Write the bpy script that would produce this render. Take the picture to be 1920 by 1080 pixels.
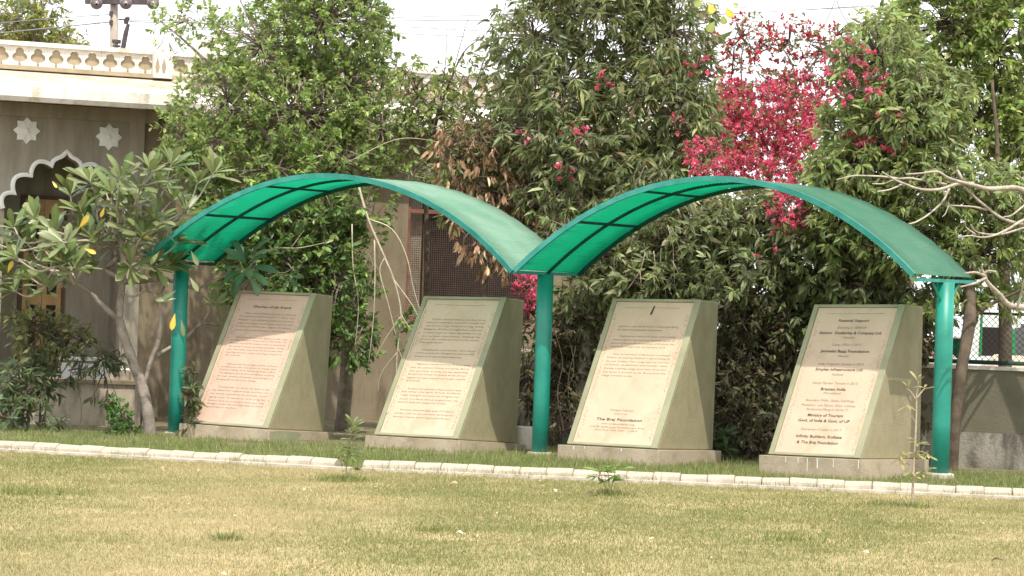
import bpy, bmesh, math, random
import numpy as np
from mathutils import Vector, Matrix, Euler

for o in list(bpy.data.objects):
    bpy.data.objects.remove(o)
SC = bpy.context.scene
COL = SC.collection
R = math.radians

# ------------------------------------------------------------------ camera
F_PX, PITCH, ROLL, EYE = 4592.86, 0.0134234, 0.0327341, 1.54
cam_data = bpy.data.cameras.new('camera')
cam_data.sensor_width = 36.0
cam_data.lens = 36.0 * F_PX / 1920.0
cam_data.clip_start = 0.5
cam_data.clip_end = 4000.0
CAM = bpy.data.objects.new('camera', cam_data)
COL.objects.link(CAM)
_right = Vector((1, 0, 0)); _up = Vector((0, -math.sin(PITCH), math.cos(PITCH))); _fwd = Vector((0, math.cos(PITCH), math.sin(PITCH)))
_cr, _sr = math.cos(ROLL), math.sin(ROLL)
_x = _right * _cr + _up * _sr
_y = _up * _cr - _right * _sr
_z = -_fwd
CAM.matrix_world = Matrix(((_x.x, _y.x, _z.x, 0), (_x.y, _y.y, _z.y, 0), (_x.z, _y.z, _z.z, EYE), (0, 0, 0, 1)))
SC.camera = CAM

# ------------------------------------------------------------------ world and sun
SUN_AZ, SUN_EL = 164.6, 61.8            # azimuth clockwise from +Y
world = bpy.data.worlds.new('World')
SC.world = world
world.use_nodes = True
nt = world.node_tree
nt.nodes.clear()
wo = nt.nodes.new('ShaderNodeOutputWorld')
bg = nt.nodes.new('ShaderNodeBackground')
sky = nt.nodes.new('ShaderNodeTexSky')
sky.sky_type = 'NISHITA'
sky.sun_disc = False
sky.sun_elevation = R(SUN_EL)
sky.sun_rotation = R(SUN_AZ)
sky.air_density = 1.0
sky.dust_density = 6.0
sky.ozone_density = 1.0
hz = nt.nodes.new('ShaderNodeMixRGB')
hz.blend_type = 'MIX'
hz.inputs[0].default_value = 0.75
hz.inputs[2].default_value = (14.8, 15.1, 15.4, 1)
nt.links.new(sky.outputs[0], hz.inputs[1])
nt.links.new(hz.outputs[0], bg.inputs[0])
bg.inputs[1].default_value = 0.1
nt.links.new(bg.outputs[0], wo.inputs[0])
sun_data = bpy.data.lights.new('sun', 'SUN')
sun_data.energy = 3.35
sun_data.angle = R(0.6)
sun_data.color = (1.0, 0.93, 0.82)
SUN = bpy.data.objects.new('sun', sun_data)
COL.objects.link(SUN)
_a, _e = R(SUN_AZ), R(SUN_EL)
SUN_DIR = Vector((math.sin(_a) * math.cos(_e), math.cos(_a) * math.cos(_e), math.sin(_e)))
SUN.rotation_euler = SUN_DIR.to_track_quat('Z', 'Y').to_euler()
SUN.location = SUN_DIR * 60
SC.view_settings.view_transform = 'Standard'
SC.view_settings.look = 'None'
SC.view_settings.exposure = 0.55
SC.view_settings.gamma = 1.0
SC.view_settings.use_curve_mapping = False
SC.render.engine = 'CYCLES'
SC.cycles.max_bounces = 8
SC.cycles.transparent_max_bounces = 8
SC.cycles.use_denoising = True

# ------------------------------------------------------------------ small maths
def ray(px, py):
    X, Y = px - 960.0, py - 540.0
    X, Y = X * _cr + Y * _sr, -X * _sr + Y * _cr
    d = _right * (X / F_PX) + _up * (-Y / F_PX) + _fwd
    return d

def at(px, py, Y):
    """the point at depth Y metres seen in direction (px, py) of the 1920 x 1080 photograph"""
    d = ray(px, py)
    return np.array([d.x, d.y, d.z]) * (Y / d.y) + np.array([0, 0, EYE])

def nrm(v):
    v = np.asarray(v, float)
    return v / np.maximum(np.linalg.norm(v, axis=-1, keepdims=True), 1e-9)

def smooth_line(pts, n=6):
    """Catmull-Rom through points (k, d) -> more points"""
    p = np.asarray(pts, float)
    if len(p) < 3:
        t = np.linspace(0, 1, n + 1)[:, None]
        return p[0] + (p[-1] - p[0]) * t
    q = np.vstack([2 * p[0] - p[1], p, 2 * p[-1] - p[-2]])
    out = []
    for i in range(1, len(q) - 2):
        t = np.linspace(0, 1, n, endpoint=False)[:, None]
        a, b, c, d = q[i - 1], q[i], q[i + 1], q[i + 2]
        out.append(0.5 * ((2 * b) + (c - a) * t + (2 * a - 5 * b + 4 * c - d) * t ** 2 + (3 * b - a - 3 * c + d) * t ** 3))
    out.append(p[-1:])
    return np.vstack(out)

# ------------------------------------------------------------------ materials
MATS = {}

def new_mat(name):
    m = bpy.data.materials.new(name)
    m.use_nodes = True
    n = m.node_tree
    n.nodes.clear()
    out = n.nodes.new('ShaderNodeOutputMaterial')
    bs = n.nodes.new('ShaderNodeBsdfPrincipled')
    n.links.new(bs.outputs[0], out.inputs[0])
    return m, n, bs, out

def noise(n, scale, detail=5.0, rough=0.6, stretch=None, coord='Object'):
    tc = n.nodes.new('ShaderNodeTexCoord')
    mp = n.nodes.new('ShaderNodeMapping')
    if stretch:
        mp.inputs['Scale'].default_value = stretch
    n.links.new(tc.outputs[coord], mp.inputs[0])
    t = n.nodes.new('ShaderNodeTexNoise')
    t.inputs['Scale'].default_value = scale
    t.inputs['Detail'].default_value = detail
    t.inputs['Roughness'].default_value = rough
    n.links.new(mp.outputs[0], t.inputs['Vector'])
    return t.outputs['Fac']

def ramp(n, fac, stops):
    r = n.nodes.new('ShaderNodeValToRGB')
    els = r.color_ramp.elements
    while len(els) < len(stops):
        els.new(0.5)
    for e, (p, c) in zip(els, stops):
        e.position = p
        e.color = (c[0], c[1], c[2], 1)
    n.links.new(fac, r.inputs[0])
    return r.outputs[0]

def mix(n, a, b, fac, mode='MIX'):
    m = n.nodes.new('ShaderNodeMixRGB')
    m.blend_type = mode
    for s, v in ((1, a), (2, b)):
        if isinstance(v, tuple):
            m.inputs[s].default_value = (v[0], v[1], v[2], 1)
        else:
            n.links.new(v, m.inputs[s])
    if isinstance(fac, float):
        m.inputs[0].default_value = fac
    else:
        n.links.new(fac, m.inputs[0])
    return m.outputs[0]

def bump(n, bs, fac, strength, dist=0.02):
    b = n.nodes.new('ShaderNodeBump')
    b.inputs['Strength'].default_value = strength
    b.inputs['Distance'].default_value = dist
    n.links.new(fac, b.inputs['Height'])
    n.links.new(b.outputs[0], bs.inputs['Normal'])

def pmat(name, c1, c2, scale=3.0, rough=0.8, bump_s=0.2, bump_scale=40.0, stain=None, stain_scale=2.0, stretch=None, lo=0.35, hi=0.65, spec=0.3, stain_lo=0.5, stain_hi=0.72, metallic=0.0):
    m, n, bs, out = new_mat(name)
    f = noise(n, scale)
    c = ramp(n, f, [(lo, c1), (hi, c2)])
    if stain:
        sf = noise(n, stain_scale, 6.0, 0.65, stretch)
        sm = ramp(n, sf, [(stain_lo, (0, 0, 0)), (stain_hi, (1, 1, 1))])
        c = mix(n, c, stain, sm)
    n.links.new(c, bs.inputs['Base Color'])
    bs.inputs['Roughness'].default_value = rough
    bs.inputs['Specular IOR Level'].default_value = spec
    bs.inputs['Metallic'].default_value = metallic
    if bump_s:
        bump(n, bs, noise(n, bump_scale, 4.0), bump_s)
    MATS[name] = m
    return m

def leaf_mat(name, gloss=0.5, trans=0.3, spec=0.35):
    """leaf colours come from the per-leaf attribute 'tint'"""
    m, n, bs, out = new_mat(name)
    a = n.nodes.new('ShaderNodeAttribute')
    a.attribute_name = 'tint'
    n.links.new(a.outputs['Color'], bs.inputs['Base Color'])
    bs.inputs['Roughness'].default_value = gloss
    bs.inputs['Specular IOR Level'].default_value = spec
    tr = n.nodes.new('ShaderNodeBsdfTranslucent')
    tc = mix(n, a.outputs['Color'], (1.0, 0.95, 0.3), 0.12)
    n.links.new(tc, tr.inputs[0])
    mx = n.nodes.new('ShaderNodeMixShader')
    mx.inputs[0].default_value = trans
    n.links.new(bs.outputs[0], mx.inputs[1])
    n.links.new(tr.outputs[0], mx.inputs[2])
    n.links.new(mx.outputs[0], out.inputs[0])
    MATS[name] = m
    return m

def flat_mat(name, c, rough=0.7, spec=0.3, metallic=0.0):
    m, n, bs, out = new_mat(name)
    bs.inputs['Base Color'].default_value = (c[0], c[1], c[2], 1)
    bs.inputs['Roughness'].default_value = rough
    bs.inputs['Specular IOR Level'].default_value = spec
    bs.inputs['Metallic'].default_value = metallic
    MATS[name] = m
    return m

M_LEAF = leaf_mat('leaf', 0.42, 0.5, 0.5)
M_PLUM = leaf_mat('plumeria_leaf', 0.38, 0.28, 0.5)
M_BRACT = leaf_mat('bract', 0.6, 0.35, 0.2)
M_DRY = leaf_mat('dry_leaf', 0.7, 0.25, 0.2)
M_GRASS = leaf_mat('grass_blade', 0.6, 0.25, 0.25)
M_BARK = pmat('bark', (.17, .14, .105), (.30, .26, .20), 9, 0.9, 0.6, 60)
M_BARKD = pmat('dark_bark', (.07, .052, .036), (.145, .112, .082), 8, 0.9, 0.6, 60)
M_TWIG = pmat('pale_twig', (.30, .25, .18), (.46, .39, .29), 12, 0.85, 0.3, 60)
M_PALE = pmat('pale_green_twig', (.40, .34, .25), (.55, .48, .36), 12, .8, .2, 60)
M_PBARK = pmat('plumeria_bark', (.33, .285, .23), (.48, .425, .35), 10, 0.85, 0.5, 45, stain=(.19, .16, .13), stain_scale=7)
M_PBRKD = pmat('plumeria_trunk_bark', (.20, .17, .14), (.36, .31, .26), 7, 0.9, 0.5, 45, stain=(.12, .10, .08), stain_scale=5)

# ------------------------------------------------------------------ mesh helpers
class MB:
    """collects triangles and quads (as triangles) in world coordinates"""
    def __init__(s):
        s.v = []; s.t = []; s.c = []; s.n = 0
    def add(s, v, t, col=None):
        v = np.asarray(v, float).reshape(-1, 3); t = np.asarray(t, int).reshape(-1, 3)
        s.v.append(v); s.t.append(t + s.n); s.n += len(v)
        s.c.append(None if col is None else np.broadcast_to(np.asarray(col, float), (len(v), 3)))
        return s
    def box(s, lo, hi, M=None):
        x0, y0, z0 = lo; x1, y1, z1 = hi
        v = np.array([[x0, y0, z0], [x1, y0, z0], [x1, y1, z0], [x0, y1, z0], [x0, y0, z1], [x1, y0, z1], [x1, y1, z1], [x0, y1, z1]], float)
        if M is not None:
            v = v @ np.asarray(M)[:3, :3].T + np.asarray(M)[:3, 3]
        q = [(0, 3, 2, 1), (4, 5, 6, 7), (0, 1, 5, 4), (1, 2, 6, 5), (2, 3, 7, 6), (3, 0, 4, 7)]
        t = []
        for a, b, c, d in q:
            t += [(a, b, c), (a, c, d)]
        return s.add(v, t)
    def tube(s, pts, rad, sides=8, caps=True, col=None):
        p = np.asarray(pts, float); k = len(p)
        r = np.broadcast_to(np.asarray(rad, float), (k,))
        tg = np.gradient(p, axis=0); tg = nrm(tg)
        ref = np.array([0.0, 0.0, 1.0]) if abs(tg[:, 2]).mean() < 0.8 else np.array([1.0, 0.2, 0.0])
        n0 = np.cross(tg, ref); n0 = nrm(n0); n1 = np.cross(tg, n0)
        a = np.linspace(0, 2 * np.pi, sides, endpoint=False)
        ring = p[:, None] + r[:, None, None] * (np.cos(a)[None, :, None] * n0[:, None] + np.sin(a)[None, :, None] * n1[:, None])
        v = ring.reshape(-1, 3); t = []
        for i in range(k - 1):
            for j in range(sides):
                a0 = i * sides + j; a1 = i * sides + (j + 1) % sides
                t += [(a0, a1, a1 + sides), (a0, a1 + sides, a0 + sides)]
        if caps:
            v = np.vstack([v, p[:1], p[-1:]]); c0 = k * sides; c1 = c0 + 1
            for j in range(sides):
                t.append((c0, (j + 1) % sides, j)); b = (k - 1) * sides
                t.append((c1, b + j, b + (j + 1) % sides))
        return s.add(v, t, col)
    def sweep(s, path, prof, up=(0, 0, 1)):
        """profile points (across, along up) swept along a path; closed profile, capped ends"""
        p = np.asarray(path, float); k = len(p); tg = nrm(np.gradient(p, axis=0)); up = np.asarray(up, float)
        side = nrm(np.cross(tg, up)); upv = np.cross(side, tg)
        pr = np.asarray(prof, float); m = len(pr)
        v = (p[:, None] + pr[None, :, 0:1] * side[:, None] + pr[None, :, 1:2] * upv[:, None]).reshape(-1, 3)
        t = []
        for i in range(k - 1):
            for j in range(m):
                a0 = i * m + j; a1 = i * m + (j + 1) % m
                t += [(a0, a1, a1 + m), (a0, a1 + m, a0 + m)]
        for j in range(1, m - 1):
            t.append((0, j + 1, j)); b = (k - 1) * m
            t.append((b, b + j, b + j + 1))
        return s.add(v, t)
    def build(s, name, mat, parent=None, smooth=False, local=False):
        V = np.vstack(s.v); T = np.vstack(s.t)
        if parent is not None and not local:
            V = V - np.array(parent_world(parent))
        me = bpy.data.meshes.new(name)
        me.vertices.add(len(V)); me.vertices.foreach_set('co', V.astype(np.float32).ravel())
        me.loops.add(T.size); me.loops.foreach_set('vertex_index', T.astype(np.int32).ravel())
        me.polygons.add(len(T)); me.polygons.foreach_set('loop_start', np.arange(0, T.size, 3, dtype=np.int32))
        me.polygons.foreach_set('use_smooth', np.full(len(T), bool(smooth)))
        if any(c is not None for c in s.c):
            C = np.vstack([np.full((len(v), 3), .1) if c is None else c for v, c in zip(s.v, s.c)])
            at_ = me.attributes.new('tint', 'FLOAT_COLOR', 'POINT')
            at_.data.foreach_set('color', np.hstack([C, np.ones((len(C), 1))]).astype(np.float32).ravel())
        me.update(calc_edges=True)
        me.validate()
        mats = mat if isinstance(mat, (list, tuple)) else [mat]
        for m in mats:
            me.materials.append(m)
        o = bpy.data.objects.new(name, me)
        COL.objects.link(o)
        if parent is not None:
            o.parent = parent
        return o

_PW = {}
def parent_world(o):
    """world translation of a parent whose rotation is none (things are Empties at their base)"""
    return _PW.get(o.name, (0, 0, 0))

def tag(o, label=None, cat=None, group=None, kind=None):
    if label: o['label'] = label
    if cat: o['category'] = cat
    if group: o['group'] = group
    if kind: o['kind'] = kind
    return o

def thing(name, label, cat, loc=(0, 0, 0), group=None):
    o = bpy.data.objects.new(name, None)
    COL.objects.link(o)
    o.empty_display_size = 0.2
    o.location = tuple(float(x) for x in loc)
    _PW[o.name] = tuple(float(x) for x in loc)
    return tag(o, label, cat, group)

def sub(o, parent):
    """remember a part's world offset (parts sit on their thing's origin)"""
    _PW[o.name] = parent_world(parent)
    return o

def inst(name, me, parent, M):
    """an object that shares a mesh; M is its world matrix"""
    o = bpy.data.objects.new(name, me)
    COL.objects.link(o)
    if parent is not None:
        o.parent = parent
        M = Matrix.Translation(-Vector(parent_world(parent))) @ M
    o.matrix_local = M
    return o

def chamfer(o, w, seg=1):
    md = o.modifiers.new('edge', 'BEVEL')
    md.width = w; md.segments = seg; md.limit_method = 'ANGLE'; md.angle_limit = R(40)
    return o

# ------------------------------------------------------------------ value noise for colour patches
_rg = np.random.default_rng(5)
_LAT = _rg.random((64, 64))
def vnoise(x, y, s):
    x = np.asarray(x) * s + 300; y = np.asarray(y) * s + 300
    i = np.floor(x).astype(int); j = np.floor(y).astype(int); fx = x - i; fy = y - j
    fx = fx * fx * (3 - 2 * fx); fy = fy * fy * (3 - 2 * fy)
    g = lambda a, b: _LAT[a % 64, b % 64]
    return (g(i, j) * (1 - fx) + g(i + 1, j) * fx) * (1 - fy) + (g(i, j + 1) * (1 - fx) + g(i + 1, j + 1) * fx) * fy
def fbm(x, y, s):
    return (vnoise(x, y, s) + .5 * vnoise(x, y, 2.1 * s) + .25 * vnoise(x, y, 4.3 * s)) / 1.75

# ================================================================== SETTING
# kerb line: left run and right run (top of the stones), points on the ground
K0, K1 = np.array([-6.9, 26.35]), np.array([-1.69, 24.60])
K2, K3 = np.array([-1.42, 24.55]), np.array([7.2, 23.08])
def kerb_y(x):
    x = np.asarray(x, float)
    return np.where(x < -1.65, K0[1] + (K1[1] - K0[1]) * (x - K0[0]) / (K1[0] - K0[0]), K2[1] + (K3[1] - K2[1]) * (x - K2[0]) / (K3[0] - K2[0]))

def sheet(name, xs, ys, zf, mat, kind='structure'):
    X, Y = np.meshgrid(xs, ys); 
    Z = zf(X, Y); nx, ny = len(xs), len(ys)
    idx = np.arange(nx * ny).reshape(ny, nx)
    a, b, c, d = idx[:-1, :-1].ravel(), idx[:-1, 1:].ravel(), idx[1:, 1:].ravel(), idx[1:, :-1].ravel()
    m = MB().add(np.stack([X, Y, Z], -1).reshape(-1, 3), np.vstack([np.stack([a, b, c], 1), np.stack([a, c, d], 1)]))
    return tag(m.build(name, mat, smooth=True), kind=kind)

M_EARTH = pmat('dry_earth', (.17, .13, .085), (.27, .21, .14), 1.2, 0.95, 0.4, 30)
M_LAWN, n, bs, _o = new_mat('lawn_turf')
c = ramp(n, noise(n, 0.9, 6), [(.36, (.27, .235, .095)), (.5, (.37, .30, .14)), (.64, (.46, .36, .19))])
c = mix(n, c, ramp(n, noise(n, 55, 3), [(.3, (.4, .36, .3)), (.7, (1, 1, 1))]), 0.6, 'MULTIPLY')
n.links.new(c, bs.inputs['Base Color']); bs.inputs['Roughness'].default_value = 0.95
bump(n, bs, noise(n, 90, 3), 0.5, 0.02)
M_SOIL = pmat('bed_soil', (.10, .085, .05), (.21, .17, .11), 3, 0.95, 0.6, 35, stain=(.13, .15, .055), stain_scale=2.5)

tag(MB().add([[-3000, -500, -.06], [3000, -500, -.06], [3000, 3500, -.06], [-3000, 3500, -.06]], [(0, 1, 2), (0, 2, 3)]).build('ground', M_EARTH), kind='structure')
def bed_z(X, Y):
    d = Y - kerb_y(X)
    return 0.02 + 0.03 * np.clip((d - 1.2) / 1.5, 0, 1) + .06 * np.exp(-((X - 4.46) ** 2 + (Y - 25.22) ** 2) / .12) + 0.02 * (fbm(X, Y, 1.3) - .5) * np.clip(d, 0, 1)
def lawn_z(X, Y):
    return 0.02 * (fbm(X, Y, .5) - .5) - .004
# lawn and bed share the kerb line
xs = np.linspace(-14, 14, 141)
def strip(name, f0, f1, ny, zf, mat):
    t = np.linspace(0, 1, ny)[:, None]
    Y = f0(xs)[None] * (1 - t) + f1(xs)[None] * t; X = np.broadcast_to(xs, Y.shape)
    Z = zf(X, Y); nx = len(xs); idx = np.arange(nx * ny).reshape(ny, nx)
    a, b, c_, d = idx[:-1, :-1].ravel(), idx[:-1, 1:].ravel(), idx[1:, 1:].ravel(), idx[1:, :-1].ravel()
    return tag(MB().add(np.stack([X, Y, Z], -1).reshape(-1, 3), np.vstack([np.stack([a, b, c_], 1), np.stack([a, c_, d], 1)])).build(name, mat, smooth=True), kind='structure')
strip('lawn', lambda x: 0 * x + 6.0, lambda x: kerb_y(x) - .06, 80, lawn_z, M_LAWN)
strip('garden_bed', lambda x: kerb_y(x) - .05, lambda x: 0 * x + 44.0, 70, bed_z, M_SOIL)

# kerb stones, each a part of the kerb
M_KERB = pmat('limewashed_kerb', (.36, .315, .25), (.46, .41, .33), 5, 0.85, 0.6, 40, stain=(.20, .16, .11), stain_scale=6, stain_lo=.52, stain_hi=.74)
def kerb_mesh(L):
    w, h, r = .10, .088, .085
    pr = [(-w, -.06)]
    for k in range(7):
        a = math.pi - math.pi * k / 6
        pr.append((w * math.cos(a), h - r + r * math.sin(a)))
    pr.append((w, -.06))
    m = len(pr); v = []; t = []
    for x, sc in ((-L / 2, .95), (-L / 2 + .010, 1), (L / 2 - .010, 1), (L / 2, .95)):
        for (y, z) in pr:
            v.append((x, y * sc, z * sc if z > 0 else z))
    for i in range(3):
        for j in range(m - 1):
            a0 = i * m + j
            t += [(a0, a0 + m, a0 + m + 1), (a0, a0 + m + 1, a0 + 1)]
    for j in range(1, m - 1):
        t.append((0, j, j + 1)); b = 3 * m; t.append((b, b + j + 1, b + j))
    mb = MB().add(v, t)
    o = mb.build('kerb_stone', M_KERB, smooth=False); me = o.data
    bpy.data.objects.remove(o)
    return me
KM = kerb_mesh(.259)
kerb = thing('kerb', None, None, (K0[0], K0[1], 0)); tag(kerb, 'row of limewashed round-topped kerb stones between lawn and bed', kind='structure')
rk = random.Random(3)
for (A, B) in ((K0, K1), (K2, K3)):
    L = np.linalg.norm(B - A); nst = int(round(L / .262)); dv = (B - A) / L; ang = math.atan2(dv[1], dv[0])
    for i in range(nst):
        p = A + dv * (L * (i + .5) / nst)
        z = .013 + rk.uniform(-.007, .007)
        inst('kerb_stone', KM, kerb, Matrix.Translation((p[0], p[1] + rk.uniform(-.008, .008), z)) @ Matrix.Rotation(ang + rk.uniform(-.035, .035), 4, 'Z') @ Matrix.Rotation(rk.uniform(-.06, .06), 4, 'X') @ Matrix.Rotation(rk.uniform(-.03, .03), 4, 'Y'))
M_EDGE = pmat('concrete_edging', (.36, .32, .26), (.52, .47, .39), 6, 0.9, 0.5, 50, stain=(.26, .2, .13), stain_scale=4)
e = MB()
for (A, B) in ((K0, K1 + np.array([.17, -.055])), (K2, K3)):
    pts = [np.array([*(A + (B - A) * t + np.array([-.02, -.155])), .006]) for t in np.linspace(0, 1, 30)]
    e.sweep(pts, [(-.05, -.06), (.04, -.06), (.035, .022), (-.045, .026)])
tag(e.build('edging_strip', M_EDGE), kind='structure')

# ================================================================== BUILDING
PU = nrm(np.array([1, .37, 0.0])); PN = np.array([PU[1], -PU[0], 0.0])      # along the facade, outward (towards the lawn)
P0 = np.array([-6.45, 33.5, 0.0])
def fac(px, py, off=0.0):
    """the point of the facade plane (pushed outwards by off) behind the photo's pixel"""
    d = ray(px, py); d = np.array([d.x, d.y, d.z]); o = np.array([0, 0, EYE])
    q = P0 + PN * off
    t = ((q - o) @ PN) / (d @ PN)
    return o + d * t
def fuz(px, py, off=0.0):
    p = fac(px, py, off); return float((p - P0) @ PU), float(p[2])
def F(u, z, off=0.0):
    return P0 + PU * u + PN * off + np.array([0, 0, z])
FM = Matrix(((PU[0], -PN[0], 0, P0[0]), (PU[1], -PN[1], 0, P0[1]), (0, 0, 1, 0), (0, 0, 0, 1)))   # local x along, y inwards, z up

M_WALL = pmat('tan_plaster', (.185, .15, .098), (.25, .205, .14), 1.5, 0.92, 0.25, 40, stain=(.12, .095, .06), stain_scale=2.2, stretch=(1.6, 1.6, .35))
M_WALLG = pmat('grey_plaster', (.275, .25, .20), (.335, .305, .245), 1.2, 0.92, 0.2, 40, stain=(.19, .165, .115), stain_scale=2.4, stretch=(1.8, 1.8, .25), stain_lo=.45, stain_hi=.75)
M_WHITE = pmat('limewash', (.66, .63, .57), (.80, .77, .72), 4, 0.9, 0.3, 40, stain=(.40, .34, .25), stain_scale=5, stretch=(1, 1, .4), stain_lo=.50, stain_hi=.76)
M_WHITE2 = pmat('white_trim', (.68, .69, .66), (.80, .81, .78), 6, 0.8, 0.1, 40)
M_TANBACK = pmat('tan_backing', (.33, .27, .185), (.43, .355, .25), 5, 0.9, 0.2, 40)
M_WOOD = pmat('varnished_teak', (.38, .235, .10), (.52, .34, .16), 6, 0.5, 0.2, 30, stretch=None)
M_WOODD = pmat('dark_frame_wood', (.09, .055, .03), (.14, .09, .05), 8, 0.6, 0.2, 30)
M_GLASSD = flat_mat('dark_pane', (.03, .022, .022), 0.3, 0.15)
M_GREY = pmat('grey_stone', (.20, .205, .22), (.28, .285, .30), 3, 0.7, 0.2, 40)
M_RED = pmat('red_oxide_steel', (.16, .07, .05), (.24, .11, .08), 8, 0.6, 0.2, 40)
M_MESH = pmat('rusty_mesh', (.10, .07, .055), (.17, .12, .09), 10, 0.6, 0.1, 40)

bld = thing('garden_building', 'single-storey tan building with cusped arch, star rosettes and white trefoil parapet', 'building', (P0[0], P0[1], 0))
U_L, Z_CH = -1.6, 0
ua, za = fuz(125, 287)                              # arch apex
u_l, _ = fuz(8, 390); u_r = 2 * ua - u_l
zs = fuz(8, 390)[1]
z_top = fuz(125, 175)[1]
# half of the cusped arch, from the springing to the apex, in (u, z)
cusp_px = [(8, 390), (30, 366), (60, 333), (98, 315), (125, 287)]
cz = [fuz(*p) for p in cusp_px]
left = []
for i in range(4):
    (xa, ya), (xb, yb) = cz[i], cz[i + 1]
    if i < 3:
        dx, dy = xb - xa, yb - ya; L = math.hypot(dx, dy); nx, ny = -dy / L, dx / L
        for k in range(9):
            t = k / 9.0; b = .44 * L * math.sin(math.pi * t) ** .8
            left.append((xa + dx * t + nx * b, ya + dy * t + ny * b))
    else:                                           # ogee towards the point
        for k in range(10):
            t = k / 10.0
            dx, dy = xb - xa, yb - ya
            s_ = .10 * math.sin(2 * math.pi * t) * .6 + .05 * math.sin(math.pi * t)
            left.append((xa + dx * t - s_ * dy * 1.2, ya + dy * t + s_ * dx * 1.2))
arch = left + [cz[4]] + [(2 * ua - x, y) for (x, y) in reversed(left)]
# facade: wall with the arch opening, as strips between the arch curve and the wall head
def wall_poly(m, pts_uz, off0, off1):
    """an outline in (u, z) made solid between two offsets"""
    bm = bmesh.new()
    vs = [bm.verts.new(Vector(F(u, z, off0))) for u, z in pts_uz]
    f = bm.faces.new(vs)
    r = bmesh.ops.extrude_face_region(bm, geom=[f])
    for v in [g for g in r['geom'] if isinstance(g, bmesh.types.BMVert)]:
        v.co += Vector(PN * (off1 - off0))
    bmesh.ops.triangulate(bm, faces=bm.faces[:])
    bm.verts.index_update()
    m.add([v.co[:] for v in bm.verts], [[v.index for v in f.verts] for f in bm.faces])
    bm.free()
WT = z_top + .05
m = MB()
u_w0 = u_l - .9
u_p = fuz(240, 300)[0]
wall_poly(m, [(u_w0, .6), (u_l, .6), (u_l, zs)] + arch[1:] + [(u_r, zs), (u_r, .6), (u_p, .6), (u_p, WT), (u_w0, WT)], -.25, 0)
w1 = m.build('wall', M_WALLG, bld); tag(w1, 'shaded grey wall pierced by the cusped arch')
# pilaster and the tan wall to the right, with a window opening
u_q = fuz(268, 300)[0]
MB().add(*(lambda b: (np.vstack(b.v), np.vstack(b.t)))(MB().box((u_p, -.06, -.05), (u_q, .25, WT), FM))).build('pilaster', M_WALLG, bld)
uw0, uw1 = fuz(764, 450)[0], fuz(1004, 450)[0]
zw1, zw0 = fuz(764, 345)[1], fuz(764, 600)[1]
u_end = fuz(1290, 300)[0]
m = MB()
m.box((u_q + .002, 0, -.05), (uw0, .25, WT), FM); m.box((uw1, 0, -.05), (u_end, .25, WT), FM)
m.box((uw0, 0, -.05), (uw1, .25, zw0), FM); m.box((uw0, 0, zw1), (uw1, .25, WT), FM)
m.build('wall', M_WALL, bld)
m = MB(); m.box((u_end - .2, .252, -.05), (u_end, 6, WT), FM); m.box((u_w0, .252, -.05), (u_w0 + .2, 6, WT), FM); m.box((u_w0, 6.0, -.05), (u_end, 6.2, WT + .1), FM)
m.build('rear_wall', M_WALLG, bld)
# arch trim
path = np.array([F(u, z, .0) for u, z in arch])
tr = MB()
ar = np.array(arch); tg = nrm(np.gradient(ar, axis=0)); nv = np.stack([-tg[:, 1], tg[:, 0]], 1)
inner, outer = ar - nv * .004, ar + nv * .052
q = [np.array([F(*inner[i], .0), F(*inner[i], .05), F(*((inner[i] + outer[i]) / 2), .06), F(*outer[i], .035), F(*outer[i], .0)]) for i in range(len(ar))]
v = np.vstack(q); t = []
for i in range(len(ar) - 1):
    for j in range(4):
        a0 = i * 5 + j; t += [(a0, a0 + 5, a0 + 6), (a0, a0 + 6, a0 + 1)]
tr.add(v, t)
tr.build('arch_trim', M_WHITE2, bld)
# a second, plainer bay of wall continues past the left of the picture
# verandah: back wall, floor, door
DV = 1.25
m = MB(); m.box((u_w0 + .2, DV, .55), (u_p + .3, DV + .15, WT), FM); m.box((u_p + .05, .25, .55), (u_p + .3, DV, WT), FM)
m.build('verandah_wall', M_WALLG, bld)
m = MB(); m.box((u_w0 + .2, .25, WT - .14), (u_p + .3, DV, WT), FM); m.build('verandah_ceiling', M_WALLG, bld)
def facd(px, py):
    u, z = fuz(px, py, -DV); return u, z
ud0, zd1 = facd(47, 372); ud1, _ = facd(120, 372); zd0 = .70
door = MB(); yv = DV - .05
door.box((ud0 - .06, yv, zd0), (ud0, DV - .002, zd1 + .05), FM); door.box((ud1, yv, zd0), (ud1 + .05, DV - .002, zd1 + .05), FM); door.box((ud0, yv, zd1), (ud1, DV - .002, zd1 + .05), FM)
dfr = sub(door.build('door_frame', M_WOODD, bld), bld)
wm = (ud1 - ud0) / 2
for k in range(2):
    a, b = ud0 + k * wm + .003, ud0 + (k + 1) * wm - .003
    st = .065
    d = MB(); y0, y1 = DV - .04, DV - .004
    d.box((a, y0, zd0), (a + st, y1, zd1 - .003), FM); d.box((b - st, y0, zd0), (b, y1, zd1 - .003), FM)
    rails = [(zd0, zd0 + .2), (zd0 + .85, zd0 + 1.0), (zd1 - .2, zd1 - .003)]
    for z0, z1 in rails:
        d.box((a + st, y0, z0), (b - st, y1, z1), FM)
    dd = sub(d.build('door', M_WOOD, bld), bld)
    for z0, z1 in ((zd0 + .2, zd0 + .85), (zd0 + 1.0, zd1 - .2)):
        MB().add(*(lambda bb: (np.vstack(bb.v), np.vstack(bb.t)))(MB().box((a + st, y0 + .012, z0), (b - st, y1 - .004, z1), FM))).build('pane', M_GLASSD, dd)
us, zs_ = facd(25, 540)
m = MB(); m.box((us - .04, DV - .02, zs_ - .05), (us + .04, DV - .002, zs_ + .05), FM); m.build('switch_plate', M_WHITE2, bld)
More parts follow.
